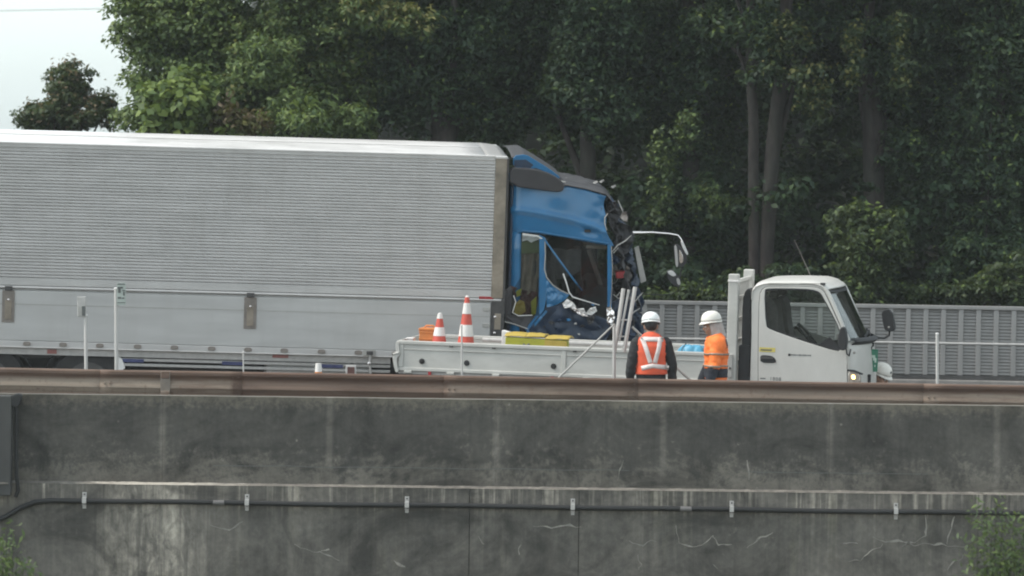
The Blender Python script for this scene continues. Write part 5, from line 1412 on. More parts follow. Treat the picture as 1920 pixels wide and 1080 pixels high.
# ------------------------------------------------------------------ people
def remesh(mb, voxel, it=4):
    me = bpy.data.meshes.new('tmp'); me.from_pydata(mb.v, [], mb.f)
    bm = bmesh.new(); bm.from_mesh(me); bmesh.ops.recalc_face_normals(bm, faces=bm.faces); bm.to_mesh(me); bm.free()
    o = bpy.data.objects.new('tmp', me); C.objects.link(o)
    r = o.modifiers.new('r', 'REMESH'); r.mode = 'VOXEL'; r.voxel_size = voxel
    s = o.modifiers.new('s', 'SMOOTH'); s.factor = .5; s.iterations = it
    dg = bpy.context.evaluated_depsgraph_get()
    out = bpy.data.meshes.new_from_object(o.evaluated_get(dg))
    bpy.data.objects.remove(o); bpy.data.meshes.remove(me)
    return out

def ring_loft(mb, rings, n=20):
    """rings: (centre, rx, ry) ellipses in planes of constant z"""
    vs = []; fs = []
    for (c, rx, ry) in rings:
        for k in range(n):
            a = 2 * math.pi * k / n
            vs.append((c[0] + rx * math.cos(a), c[1] + ry * math.sin(a), c[2]))
    for i in range(len(rings) - 1):
        for k in range(n):
            fs.append((i * n + k, i * n + (k + 1) % n, (i + 1) * n + (k + 1) % n, (i + 1) * n + k))
    fs.append(tuple(range(n - 1, -1, -1))); fs.append(tuple((len(rings) - 1) * n + k for k in range(n)))
    mb.add(vs, fs)

def limb(mb, a, b, ra, rb, n=14):
    a, b = Vector(a), Vector(b)
    d = (b - a)
    mb.tube([a - d.normalized() * ra * .7, a - d.normalized() * ra * .35, a, a.lerp(b, .5), b, b + d.normalized() * rb * .35, b + d.normalized() * rb * .7], [ra * .5, ra * .85, ra, (ra + rb) / 2 * 1.02, rb, rb * .85, rb * .5], n)

def ball(mb, c, r, n=14):
    rx, ry, rz = r if isinstance(r, tuple) else (r, r, r)
    prof = [(math.sin(math.pi * (k + .5) / 9), -math.cos(math.pi * (k + .5) / 9)) for k in range(9)]
    ring_loft(mb, [((c[0], c[1], c[2] + h * rz), rx * q, ry * q) for q, h in prof], n)

def helmet(parent, hc, mtl, tilt=0.0, badge=False, fwd=1.0):
    """hard hat centred on the crown hc, peak towards +y"""
    h = empty('hard_hat', None, None); h.parent = parent
    h.location = hc; h.rotation_euler = (tilt, 0, 0)
    def dome(u, v):
        a = 2 * math.pi * v; e = u * math.pi / 2
        rr = math.cos(e) ** .8
        return (.112 * rr * math.cos(a), .124 * rr * math.sin(a), .118 * math.sin(e) ** .95 if e > 0 else 0)
    sh = MB().grid(dome, 12, 32).build('shell', mtl, h, smooth=True, solid=.006, angle=60)
    def brim(u, v):
        a = 2 * math.pi * v
        pk = max(0, math.sin(a)) ** 2.0
        r0 = 1.0 + u * (.05 + .22 * pk)
        return (.112 * r0 * math.cos(a) * (1 - .05 * pk * u), .124 * r0 * math.sin(a), -.004 - .02 * u - .012 * u * pk)
    MB().grid(brim, 3, 32).build('brim', mtl, h, smooth=True, solid=.005, angle=60)
    MB().grid(lambda u, v: (.104 * math.cos(2 * math.pi * v), .116 * math.sin(2 * math.pi * v), -.002 - .03 * u), 1, 28).build('headband', M['dark_mark'], h, smooth=True, solid=.004)
    for k in (-1, 0, 1):
        MB().tube([(.03 * k, -.08, .082 - .008 * abs(k)), (.03 * k, -.03, .115 - .004 * abs(k)), (.03 * k, .035, .113 - .004 * abs(k)), (.03 * k, .085, .08 - .006 * abs(k))], .006, 6).build('ridge', mtl, h, smooth=True)
    if badge:
        MB().lathe([(.02, 0), (.02, .006), (.012, .008)], (.0, .114, .045), 12, 'y').build('badge', M['dark_mark'], h)
    return h

def hand(parent, wrist, direction, side, mtl, curl=.5):
    """palm, four unequal curled fingers and a thumb off the side of the palm"""
    d = Vector(direction).normalized()
    f = Vector((0, 1, 0)); f = (f - d * f.dot(d)).normalized()      # finger row runs fore and aft when arms hang
    pn = d.cross(f) * side                                           # palm normal
    w0 = Vector(wrist)
    mb = MB()
    limb(mb, w0 - d * .02, w0 + d * .03, .026, .028)
    for k in range(4):
        limb(mb, w0 + d * .02 + f * (.024 - .016 * k), w0 + d * .085 + f * (.030 - .020 * k), .016, .014, 10)
    for k, L in enumerate((.070, .080, .074, .058)):
        p = w0 + d * .085 + f * (.031 - .0205 * k)
        q1 = p + (d * math.cos(curl * .5) + pn * math.sin(curl * .5)) * L * .45
        q2 = q1 + (d * math.cos(curl * 1.4) + pn * math.sin(curl * 1.4)) * L * .32
        q3 = q2 + (d * math.cos(curl * 2.3) + pn * math.sin(curl * 2.3)) * L * .25
        for a, b_, r1, r2 in ((p, q1, .0095, .009), (q1, q2, .009, .0085), (q2, q3, .0085, .007)):
            limb(mb, a, b_, r1, r2, 8)
    t0 = w0 + d * .025 + f * .026; t1 = t0 + d * .03 + f * .028 + pn * .008; t2 = t1 + d * .032 + f * .010 + pn * .014
    limb(mb, t0, t1, .014, .0115, 8); limb(mb, t1, t2, .0115, .009, 8)
    me = remesh(mb, .0042, 2)
    o = link('hand', me, mtl, parent)
    for p in me.polygons: p.use_smooth = True
    return o

class Person:
    def __init__(s, name, label, base, yaw, J, scale=1.0, group=None):
        s.J = J
        s.root = empty(name, label, 'person', Matrix.Translation(base) @ Matrix.Rotation(yaw, 4, 'Z') @ Matrix.Scale(scale, 4), group)
        mb = MB()
        pv, ch, nk, hd = (Vector(J[k]) for k in ('pelvis', 'chest', 'neck', 'head'))
        # trunk: elliptical sections swept from the pelvis to the neck along the bent spine
        N_ = 9
        secs = [(.150, .105), (.168, .118), (.166, .118), (.160, .112), (.165, .114), (.180, .120), (.190, .118), (.165, .098), (.075, .068)]
        mid = pv.lerp(nk, .5) + Vector(J.get('bow', (0, 0, 0)))
        vs = []; n = 20
        ax = []
        for i in range(N_):
            t_ = i / (N_ - 1)
            p = (pv - (nk - pv) * .06) * (1 - t_) ** 2 + mid * 2 * t_ * (1 - t_) + nk * t_ ** 2
            dirv = ((mid - pv) * (1 - t_) + (nk - mid) * t_).normalized()
            ax.append((p, dirv))
        s.axis = ax; s.secs = secs
        rings = []
        for (p, dv), (rx, ry) in zip(ax, secs):
            fwd = Vector((0, 1, 0)); fwd = (fwd - dv * fwd.dot(dv)).normalized(); sd = fwd.cross(dv)
            rings.append([p + sd * rx * math.cos(2 * math.pi * k / n) + fwd * ry * math.sin(2 * math.pi * k / n) for k in range(n)])
        s.rings = rings
        vs = [q for r in rings for q in r]
        fs = [(i * n + k, i * n + (k + 1) % n, (i + 1) * n + (k + 1) % n, (i + 1) * n + k) for i in range(N_ - 1) for k in range(n)]
        fs += [tuple(range(n - 1, -1, -1)), tuple((N_ - 1) * n + k for k in range(n))]
        mb.add(vs, fs)
        s.bones = [('torso', pv, ch), ('torso', ch, nk), ('neck', nk, hd - Vector((0, 0, .06))), ('head', hd - Vector((0, 0, .05)), hd + Vector((0, 0, .08)))]
        limb(mb, nk - Vector((0, 0, .05)), hd - Vector((0, -.0, .05)), .062, .055)
        for sd in ('l', 'r'):
            sh, el, wr = (Vector(J[k + sd]) for k in ('sh', 'el', 'wr'))
            hp, kn, an, toe = (Vector(J[k + sd]) for k in ('hp', 'kn', 'an', 'toe'))
            ball(mb, sh, .060)
            limb(mb, sh, el, .062, .048); limb(mb, el, wr, .048, .033)
            limb(mb, hp, kn, .092, .062); limb(mb, kn, an, .060, .042)
            limb(mb, an - Vector((0, 0, .02)), toe, .045, .036)
            ball(mb, an + (an - toe).normalized() * .035 - Vector((0, 0, .035)), .04)
            s.bones += [('uarm', sh, el), ('farm', el, wr), ('thigh', hp, kn), ('shin', kn, an), ('foot', an - Vector((0, 0, .03)), toe)]
        # head: skull, jaw, nose, brow, ears; face looks along +y rotated by 'look'
        lk = Matrix.Rotation(J.get('look', 0.0), 3, 'X') if not J.get('turn') else Matrix.Rotation(J['turn'], 3, 'Z') @ Matrix.Rotation(J.get('look', 0.0), 3, 'X')
        def hp_(x, y, z): return hd + lk @ Vector((x, y, z))
        s.hp = hp_; s.lk = lk
        ball(mb, hp_(0, -.012, .03), (.078, .098, .098)); ball(mb, hp_(0, .03, -.045), (.058, .062, .065))
        ball(mb, hp_(0, .062, -.085), (.028, .026, .022)); ball(mb, hp_(0, .072, .035), (.05, .022, .016))
        limb(mb, hp_(0, .092, .012), hp_(0, .108, -.022), .010, .014, 8)
        for q in (-1, 1):
            ball(mb, hp_(q * .08, -.005, -.005), (.012, .022, .034), 10)
            ball(mb, hp_(q * .04, .062, -.03), (.022, .022, .018), 10)
        limb(mb, hp_(-.022, .088, -.055), hp_(.022, .088, -.055), .009, .009, 8)
        me = remesh(mb, .0105, 5)
        me.materials.append(M['skin'])
        s.body = link('body', me, None, s.root)
        for p in me.polygons: p.use_smooth = True
        for q in (-1, 1):
            e = MB(); ball(e, hp_(q * .032, .082, .008), .012); e.build('eye', M['white_plastic'], s.body, smooth=True)
            e = MB(); ball(e, hp_(q * .032, .0925, .008), .0045); e.build('pupil', M['black_plastic'], s.body, smooth=True)
        MB().tube([hp_(-.022, .099, -.056), hp_(0, .103, -.055), hp_(.022, .099, -.056)], .0035, 6).build('mouth', M['maroon_cloth'], s.body)
        # hair cap under the hat
        hm = MB(); ball(hm, hp_(0, -.022, .032), (.083, .098, .100)); 
        s.add_cut('hair', hm, M['black_plastic'], lambda c: (lk.inverted() @ (c - hd)).z > -.03 - .6 * max(0, -(lk.inverted() @ (c - hd)).y) and (lk.inverted() @ (c - hd)).y < .06)
        # classify body verts by nearest bone
        co = np.empty(len(me.vertices) * 3); me.vertices.foreach_get('co', co); co = co.reshape(-1, 3)
        best = np.full(len(co), 1e9); s.vb = np.zeros(len(co), int); s.vt = np.zeros(len(co))
        names = ['torso', 'neck', 'head', 'uarm', 'farm', 'thigh', 'shin', 'foot']
        rad = {'torso': .15, 'neck': .055, 'head': .09, 'uarm': .055, 'farm': .042, 'thigh': .08, 'shin': .05, 'foot': .04}
        for nm, a, b_ in s.bones:
            a_, b2 = np.array(a), np.array(b_); d = b2 - a_
            t_ = np.clip(((co - a_) @ d) / (d @ d), 0, 1)
            dist = np.linalg.norm(co - (a_ + t_[:, None] * d), axis=1) - (rad[nm] if not (nm == 'torso' and (b_ - nk).length < 1e-6) else .15 - .10 * t_ ** 2)
            m_ = dist < best
            best[m_] = dist[m_]; s.vb[m_] = names.index(nm); s.vt[m_] = t_[m_]
        s.names = names; s.co = co
    def add_cut(s, name, mb, mtl, pred):
        o = mb.build(name, mtl, s.body, smooth=True)
        bm = bmesh.new(); bm.from_mesh(o.data)
        bmesh.ops.delete(bm, geom=[f for f in bm.faces if not pred(f.calc_center_median())], context='FACES')
        bm.to_mesh(o.data); bm.free()
        return o
    def cloth(s, name, mtl, pred, off=.010, wrinkle=.006, parent=None, cuts=()):
        me = s.body.data.copy(); me.materials.clear(); me.materials.append(mtl); me.name = name
        bm = bmesh.new(); bm.from_mesh(me); bm.verts.ensure_lookup_table()
        lab = {v.index: (s.names[s.vb[v.index]], s.vt[v.index], Vector(s.co[v.index])) for v in bm.verts}
        kill = [f for f in bm.faces if not all(pred(*lab[v.index]) for v in f.verts)]
        bmesh.ops.delete(bm, geom=kill, context='FACES')
        for v in bm.verts:
            c = v.co
            v.co = c + v.normal * (off + wrinkle * noise.noise((c.x * 14, c.y * 14, c.z * 22)) + wrinkle * .7 * noise.noise((c.x * 6, c.y * 6, c.z * 8 + 4)))
        bm.to_mesh(me); bm.free()
        o = link(name, me, None, parent or s.root)
        for p in me.polygons: p.use_smooth = True
        m_ = o.modifiers.new('thick', 'SOLIDIFY'); m_.thickness = .004; m_.offset = 1
        return o

STAND = dict(pelvis=(0, 0, .93), chest=(0, 0, 1.24), neck=(0, .0, 1.505), head=(0, .035, 1.60),
             shl=(-.178, 0, 1.40), shr=(.178, 0, 1.40), ell=(-.245, -.03, 1.13), elr=(.245, -.03, 1.13), wrl=(-.255, .03, .885), wrr=(.255, .03, .885),
             hpl=(-.09, 0, .90), hpr=(.09, 0, .90), knl=(-.10, .015, .49), knr=(.10, .015, .49), anl=(-.11, -.02, .09), anr=(.11, -.02, .09), toel=(-.12, .14, .04), toer=(.12, .14, .04), look=-.18)

def feet_base(px, Y): 
    b = post_base(px, Y); return Vector(b)

# worker in the vest, seen from behind
J1 = dict(STAND); J1.update(look=-.25, head=(0, .045, 1.60), bow=(0, -.02, 0), ell=(-.250, -.03, 1.13), elr=(.258, -.03, 1.13), wrl=(-.262, .02, .885), wrr=(.262, .03, .885))
Y1 = 88.25
b1 = feet_base(1221, Y1)
sc1 = (at(1221, 587.5, Y1).z - b1.z) / 1.765
w1 = Person('person', 'worker seen from behind in white hard hat, red-orange vest and black clothes', b1, math.radians(4), J1, sc1, 'road workers')
w1.cloth('jacket', M['black_cloth'], lambda n, t_, c: n in ('torso', 'uarm') or (n == 'farm' and t_ < .93) or (n == 'neck' and t_ < .25), .012, .008)
w1.cloth('trousers', M['black_cloth'], lambda n, t_, c: (n == 'torso' and c.z < .97) or n in ('thigh',) or (n == 'shin' and t_ < .97), .012, .008)
w1.cloth('boot', M['boot'], lambda n, t_, c: n == 'foot' or (n == 'shin' and t_ > .7), .008, .001)
def make_vest(p, mtl, z0i=1.6, off=.026):
    """open-sided vest wrapping the trunk rings"""
    n = len(p.rings[0])
    def fn(u, v):
        s_ = z0i + (7.80 - z0i) * u; i = min(int(s_), len(p.rings) - 2); k = s_ - i
        a = v * n; j = int(a) % n; m_ = a - int(a)
        q = p.rings[i][j].lerp(p.rings[i][(j + 1) % n], m_).lerp(p.rings[i + 1][j].lerp(p.rings[i + 1][(j + 1) % n], m_), k)
        c = p.axis[i][0].lerp(p.axis[i + 1][0], k)
        d = (q - c); d.z = 0; L = d.length; d.normalize()
        fl = off + .010 * (1 - u) + .006 * noise.noise((q.x * 11, q.y * 11, q.z * 9))
        return q + d * fl
    return MB().grid(fn, 44, 60).build('vest', mtl, p.root, smooth=True, solid=.004, angle=70)
v1 = make_vest(w1, M['vest_orange'])
# trim armholes: the vest is narrower than the shoulders
bm = bmesh.new(); bm.from_mesh(v1.data)
bmesh.ops.delete(bm, geom=[f for f in bm.faces if abs(f.calc_center_median().x) > (.168 if f.calc_center_median().z > 1.2 else .168 + (1.2 - f.calc_center_median().z) * .16)], context='FACES')
bm.to_mesh(v1.data); bm.free()
bv = BVHTree.FromPolygons([v.co.copy() for v in v1.data.vertices], [tuple(p.vertices) for p in v1.data.polygons])
def tape(poly, wd, name='reflective_stripe', front=False, mtl='reflective'):
    sgn = -1 if not front else 1
    pts = []
    for a, b_ in zip(poly[:-1], poly[1:]):
        for k in range(14):
            pts.append((a[0] + (b_[0] - a[0]) * k / 14, a[1] + (b_[1] - a[1]) * k / 14))
    pts.append(poly[-1])
    vs = []; fs = []
    for i, p in enumerate(pts):
        a = pts[max(i - 1, 0)]; b_ = pts[min(i + 1, len(pts) - 1)]
        d = Vector((b_[0] - a[0], b_[1] - a[1])).normalized(); nn = Vector((-d.y, d.x))
        for q in (-1, 0, 1):
            x, z = p[0] + nn.x * wd * q, p[1] + nn.y * wd * q
            hit = bv.ray_cast(Vector((x, sgn * 1.0, z)), Vector((0, -sgn, 0)))[0]
            y = hit.y if hit is not None else sgn * .14
            vs.append((x, y + sgn * .006, z))
    for i in range(len(pts) - 1):
        for q in (0, 1):
            fs.append((3 * i + q, 3 * i + q + 1, 3 * i + 4 + q, 3 * i + 3 + q))
    o = MB().add(vs, fs).build(name, M[mtl], v1, smooth=True)
    m_ = o.modifiers.new('t', 'SOLIDIFY'); m_.thickness = .003; m_.offset = 0
    return o
def wz(row): return (at(1221, row, Y1).z - b1.z) / sc1
def wx(px): return ((px - 1221) / FPX * Y1) / sc1
tape([(wx(1200), wz(635)), (wx(1243), wz(636))], .027)
tape([(wx(1203), wz(634)), (wx(1210), wz(655)), (wx(1217.5), wz(680))], .027)
tape([(wx(1237), wz(632)), (wx(1234), wz(650)), (wx(1226), wz(680))], .027)
tape([(wx(1201), wz(690)), (wx(1221), wz(685)), (wx(1252), wz(689))], .027)
tape([(wx(1204), wz(640)), (wx(1206), wz(690))], .02, front=True); tape([(wx(1238), wz(640)), (wx(1236), wz(690))], .02, front=True)
hand(w1.root, J1['wrl'], Vector(J1['wrl']) - Vector(J1['ell']), 1, M['navy_cloth'])
hand(w1.root, J1['wrr'], Vector(J1['wrr']) - Vector(J1['elr']), -1, M['navy_cloth'])
h1 = helmet(w1.root, w1.hp(0, -.012, .062), M['helmet'], -.22)
w1.cloth('collar', M['vest_orange'], lambda n, t_, c: (n == 'neck' and t_ < .30) or (n == 'torso' and c.z > 1.43 and abs(c.x) < .1), .02, .004)

# worker in the orange suit, facing left
J2 = dict(STAND); J2.update(look=-.22, head=(0, .05, 1.60), ell=(-.230, .055, 1.13), elr=(.215, .04, 1.13), wrl=(-.232, .12, .885), wrr=(.2, .16, .89), bow=(0, -.015, 0))
Y2 = 88.45
b2_ = feet_base(1342, Y2)
sc2 = (at(1331, 585.5, Y2).z - b2_.z) / 1.765
w2 = Person('person', 'worker in bright orange suit and white hard hat facing left beside the white cab', b2_, math.radians(97), J2, sc2, 'road workers')
def z2(row): return (at(1342, row, Y2).z - b2_.z) / sc2
w2.cloth('jacket', M['jacket_orange'], lambda n, t_, c: (n == 'torso' and c.z > z2(691)) or n == 'uarm' or (n == 'farm' and c.z > z2(689)), .022, .011)
w2.cloth('jacket_hem', M['navy_cloth'], lambda n, t_, c: (n == 'torso' and z2(708) < c.z <= z2(689)) or (n == 'farm' and c.z <= z2(687) and t_ < .97), .019, .008)
w2.cloth('trousers', M['jacket_orange'], lambda n, t_, c: (n == 'torso' and c.z < z2(705)) or n == 'thigh' or (n == 'shin' and t_ < .97), .014, .009)
w2.cloth('boot', M['boot'], lambda n, t_, c: n == 'foot' or (n == 'shin' and t_ > .7), .010, .001)
for (ra, rb_2) in ((661, 665.5), (683.5, 688.5)):
    w2.cloth('reflective_band', M['reflective_grey'], lambda n, t_, c: n in ('torso', 'uarm', 'farm') and z2(rb_2) < c.z < z2(ra), .030, .005)
w2.cloth('yoke', M['navy_cloth'], lambda n, t_, c: (n in ('torso',) and 1.33 < c.z < 1.44 and -.10 < c.y < -.0 and c.x < -.06), .029, .004)
w2.cloth('collar', M['jacket_orange'], lambda n, t_, c: (n == 'neck' and t_ < .22) or (n == 'torso' and c.z > 1.44), .022, .003)
hand(w2.root, J2['wrl'], Vector(J2['wrl']) - Vector(J2['ell']), 1, M['navy_cloth'])
hand(w2.root, J2['wrr'], Vector(J2['wrr']) - Vector(J2['elr']), -1, M['navy_cloth'])
helmet(w2.root, w2.hp(0, -.012, .062), M['helmet_warm'], -.10)
# neck towel hanging from the hat
def tw(u, v):
    a = math.pi * (.75 + 1.05 * v) + .25
    r = 1.0 + .10 * u
    p = w2.hp(.094 * r * math.cos(a), -.02 + .108 * r * math.sin(a) - .01 * u, .03 - .185 * u)
    return (p.x + .006 * math.sin(v * 26), p.y + .006 * noise.noise((v * 9, u * 4, 1)), p.z)
MB().grid(tw, 12, 30).build('neck_towel', M['towel'], w2.root, smooth=True, solid=.004)

# crouching worker beyond the nose of the white truck
J3 = dict(pelvis=(0, -.20, .36), chest=(0, -.02, .60), neck=(0, .14, .78), head=(0, .22, .89),
          shl=(-.18, .10, .70), shr=(.18, .10, .70), ell=(-.25, .26, .50), elr=(.25, .26, .50), wrl=(-.12, .44, .48), wrr=(.12, .44, .48),
          hpl=(-.10, -.19, .34), hpr=(.10, -.19, .34), knl=(-.17, .20, .46), knr=(.17, .20, .46), anl=(-.15, -.02, .09), anr=(.15, -.02, .09), toel=(-.17, .14, .04), toer=(.17, .14, .04), look=-.4, bow=(0, -.08, .0))
Y3 = 91.6
b3 = feet_base(1623, Y3)
hz3 = at(1655, 680, Y3).z - b3.z
w3 = Person('person', 'crouching worker in a white hard hat beyond the nose of the white truck', b3, math.radians(-125), J3, hz3 / 1.065, 'road workers')
w3.cloth('jacket', M['navy_cloth'], lambda n, t_, c: n in ('torso', 'uarm') or (n == 'farm' and t_ < .93) or (n == 'neck' and t_ < .3), .014, .008)
w3.cloth('trousers', M['navy_cloth'], lambda n, t_, c: n in ('thigh',) or (n == 'shin' and t_ < .97) or (n == 'torso' and c.z < .42), .014, .008)
w3.cloth('boot', M['boot'], lambda n, t_, c: n == 'foot' or (n == 'shin' and t_ > .75), .009, .001)
hand(w3.root, J3['wrl'], Vector(J3['wrl']) - Vector(J3['ell']), 1, M['navy_cloth'], .9)
hand(w3.root, J3['wrr'], Vector(J3['wrr']) - Vector(J3['elr']), -1, M['navy_cloth'], .9)
helmet(w3.root, w3.hp(0, -.012, .062), M['helmet_warm'], -.4, True)
# ------------------------------------------------------------------ vegetation
def unit(v): return v / np.maximum(np.linalg.norm(v, axis=1, keepdims=True), 1e-9)

def leaf_mesh(name, pos, nrm, size, aspect=.5, droop=.25, fold=.18):
    """one kite-shaped, slightly folded leaf per position"""
    n = len(pos)
    d = unit(RNG.normal(size=(n, 3)) + np.array([0, 0, -droop]))
    nrm = unit(nrm)
    d = unit(d - nrm * np.sum(d * nrm, 1, keepdims=True))
    w_ = np.cross(nrm, d)
    L = size[:, None]; W = L * aspect * .5
    v = np.empty((n, 4, 3))
    v[:, 0] = pos - d * L * .5
    v[:, 1] = pos + w_ * W + nrm * L * fold * .5 - d * L * .06
    v[:, 2] = pos + d * L * .5 - nrm * L * .12
    v[:, 3] = pos - w_ * W + nrm * L * fold * .5 - d * L * .06
    me = bpy.data.meshes.new(name)
    me.vertices.add(n * 4); me.vertices.foreach_set('co', v.reshape(-1))
    me.loops.add(n * 4); me.loops.foreach_set('vertex_index', np.arange(n * 4, dtype=np.int32))
    me.polygons.add(n); me.polygons.foreach_set('loop_start', np.arange(0, n * 4, 4, dtype=np.int32))
    me.polygons.foreach_set('loop_total', np.full(n, 4, dtype=np.int32))
    me.update(calc_edges=True)
    return me

def clumps_to_leaves(cl, rad, per, size, flat=.72, up=.55):
    """cl: (k,3) clump centres; returns positions, normals, sizes"""
    k = len(cl)
    n = int(k * per)
    idx = RNG.integers(0, k, n)
    dirs = unit(RNG.normal(size=(n, 3)))
    dirs[:, 2] = np.where(RNG.random(n) < .3, dirs[:, 2], np.abs(dirs[:, 2]))
    r = rad[idx][:, None] * (RNG.random((n, 1)) ** .45)
    pos = cl[idx] + dirs * r * np.array([1, 1, flat])
    nrm = dirs * .8 + np.array([0, 0, up]) + RNG.normal(size=(n, 3)) * .45
    sz = size * (.6 + .8 * RNG.random(n))
    return pos, nrm, sz

def ell_clumps(c, r, n, shell=.5):
    d = unit(RNG.normal(size=(n, 3)))
    k = (shell + (1 - shell) * RNG.random((n, 1)))
    return np.array(c) + d * k * np.array(r)

def wx_(px, Y): return (px - 960) / FPX * Y
def rz_(row, Y): return at(960, row, Y).z

def tree(name, label, base, trunk, lobes, leaf, per=70, size=.10, mtl='leaf_dark', clump=.34, branches=5, aspect=.5, group=None, cat='tree', hi=None, seed=0):
    """trunk: list of (dx, dy, z, radius); lobes: (x, y, z, rx, ry, rz, nclumps) in world"""
    base = Vector(base)
    e = empty(name, label, cat, Matrix.Translation(base), group)
    if trunk:
        mb = MB(); pts = [Vector((a, b_, c)) for a, b_, c, r in trunk]
        fine = []; rr = []
        for i in range(len(trunk) - 1):
            for k in range(4):
                p = pts[i].lerp(pts[i + 1], k / 4); p += Vector((noise.noise((p.z * .7, seed, 0)), noise.noise((p.z * .7, seed, 4)), 0)) * .05
                fine.append(p); rr.append(trunk[i][3] + (trunk[i + 1][3] - trunk[i][3]) * k / 4)
        fine.append(pts[-1]); rr.append(trunk[-1][3])
        rr[0] *= 1.5; rr[1] *= 1.15
        mb.tube(fine, rr, 12).build('trunk', M['bark'], e, smooth=True)
        rnd_ = random.Random(seed + 3)
        tops = lobes
        for k in range(branches):
            L = tops[k % len(tops)]
            tgt = Vector((L[0], L[1], L[2])) - base + Vector((rnd_.uniform(-.6, .6) * L[3], rnd_.uniform(-.6, .6) * L[4], rnd_.uniform(-.4, .5) * L[5]))
            cand = [i for i, p in enumerate(fine) if p.z < tgt.z and i > len(fine) * .25] or [len(fine) - 1]
            i = rnd_.choice(cand); s_ = fine[i]
            m_ = s_.lerp(tgt, .5) + Vector((rnd_.uniform(-.2, .2), rnd_.uniform(-.2, .2), .25))
            MB().tube([s_, s_.lerp(m_, .5), m_, m_.lerp(tgt, .6), tgt], [rr[i] * .55, rr[i] * .42, rr[i] * .3, rr[i] * .2, .012], 7).build('branch', M['bark'], e, smooth=True)
    P_, N_, S_ = [], [], []
    for L in lobes:
        cl = ell_clumps(L[:3], L[3:6], int(L[6]), L[7] if len(L) > 7 else .45)
        rad = clump * (.6 + .8 * RNG.random(len(cl)))
        p, n_, s_ = clumps_to_leaves(cl, rad, per, size)
        P_.append(p); N_.append(n_); S_.append(s_)
    P_ = np.concatenate(P_) - np.array(base); N_ = np.concatenate(N_); S_ = np.concatenate(S_)
    me = leaf_mesh('crown', P_, N_, S_, aspect)
    o = link('crown', me, M[mtl], e)
    if hi:                                  # sunlit speckle put into lighter leaf colours, plus yellow and brown leaves
        m2, frac, k2 = hi
        sel = RNG.random(len(P_)) < frac
        me2 = leaf_mesh('lit_and_tinted_leaves', P_[sel] + RNG.normal(size=(sel.sum(), 3)) * .05 + np.array([0, -.08, .05]), N_[sel], S_[sel] * k2, aspect)
        link('lit_and_tinted_leaves', me2, M[m2], e)
    return e

def gbase(px, Y):
    X = wx_(px, Y); return (X, Y, hill_z(X, Y) - .05)

# -- left: small tree against the sky
Y = 108
def lob(px, row, Y_, rpx, rrow, ry, n, sh=.45):
    k = Y_ / FPX
    return (wx_(px, Y_), Y_ , rz_(row, Y_), rpx * k, ry, rrow * k, n, sh)
tree('maple_tree', 'small rounded tree standing alone against the sky at the left', gbase(135, Y), [(0, 0, 0, .10), (.05, 0, 1.6, .085), (0, 0, 3.0, .05), (.02, 0, rz_(170, 108) - gbase(135, 108)[2], .012)],
     [lob(135, 220, Y, 92, 48, .7, 60), lob(130, 165, Y, 46, 44, .5, 34), lob(75, 222, Y, 42, 26, .4, 22), lob(190, 205, Y, 34, 34, .4, 18)], None, per=95, size=.075, mtl='leaf_mid', clump=.17, group='trees behind the trucks', hi=('leaf_brown', .06, 1.0), seed=1, branches=9)
# -- left: tall lit tree, its edge against the sky
Y = 105
tree('broadleaf_tree', 'tall leafy tree whose left edge stands against the pale sky', gbase(330, Y), [(0, 0, 0, .22), (.1, 0, 3, .19), (0, .1, 6, .14), (.2, 0, 10, .06)],
     [lob(330, 180, Y, 105, 120, 1.0, 110), lob(330, 40, Y, 115, 90, 1.1, 110), lob(290, -60, Y, 70, 80, .9, 60), lob(420, 90, Y - .3, 80, 130, .9, 70), lob(360, -160, Y, 120, 130, 1.3, 80)], None, per=150, size=.085, mtl='leaf_left', clump=.30, group='trees behind the trucks', hi=('leaf_bright', .035, 1.0), seed=2)
Y = 104
tree('broadleaf_tree', 'leafy tree with yellowish tufts above the silver truck roof', gbase(560, Y), [(0, 0, 0, .2), (0, 0, 3, .17), (.1, 0, 6, .12), (.2, 0, 10, .05)],
     [lob(520, 150, Y, 110, 130, .9, 120), lob(600, 60, Y, 120, 100, 1.0, 110), lob(520, -60, Y, 130, 90, 1.2, 80), lob(660, 190, Y + .4, 70, 90, .8, 60), lob(620, -180, Y, 140, 110, 1.4, 70)], None, per=150, size=.085, mtl='leaf_left', clump=.30, group='trees behind the trucks', hi=('leaf_yellow', .03, 1.0), seed=3)
Y = 104.5
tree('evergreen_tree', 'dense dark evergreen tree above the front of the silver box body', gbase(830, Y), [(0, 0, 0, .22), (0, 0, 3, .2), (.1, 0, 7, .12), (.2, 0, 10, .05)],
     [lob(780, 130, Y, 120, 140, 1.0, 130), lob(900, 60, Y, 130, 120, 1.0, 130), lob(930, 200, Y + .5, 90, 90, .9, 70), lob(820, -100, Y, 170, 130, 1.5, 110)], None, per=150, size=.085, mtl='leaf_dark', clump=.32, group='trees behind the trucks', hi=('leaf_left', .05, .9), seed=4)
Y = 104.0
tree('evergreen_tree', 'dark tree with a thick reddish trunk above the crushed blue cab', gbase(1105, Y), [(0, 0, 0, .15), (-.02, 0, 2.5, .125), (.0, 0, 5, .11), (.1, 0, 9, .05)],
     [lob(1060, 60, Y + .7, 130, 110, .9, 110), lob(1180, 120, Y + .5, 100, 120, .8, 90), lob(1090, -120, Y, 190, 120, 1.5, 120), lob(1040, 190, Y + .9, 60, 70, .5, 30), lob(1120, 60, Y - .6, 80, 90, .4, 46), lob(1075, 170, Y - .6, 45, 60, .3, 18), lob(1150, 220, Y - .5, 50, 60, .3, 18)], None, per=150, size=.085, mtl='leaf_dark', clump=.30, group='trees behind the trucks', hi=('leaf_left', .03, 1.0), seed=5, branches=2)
Y = 103.0
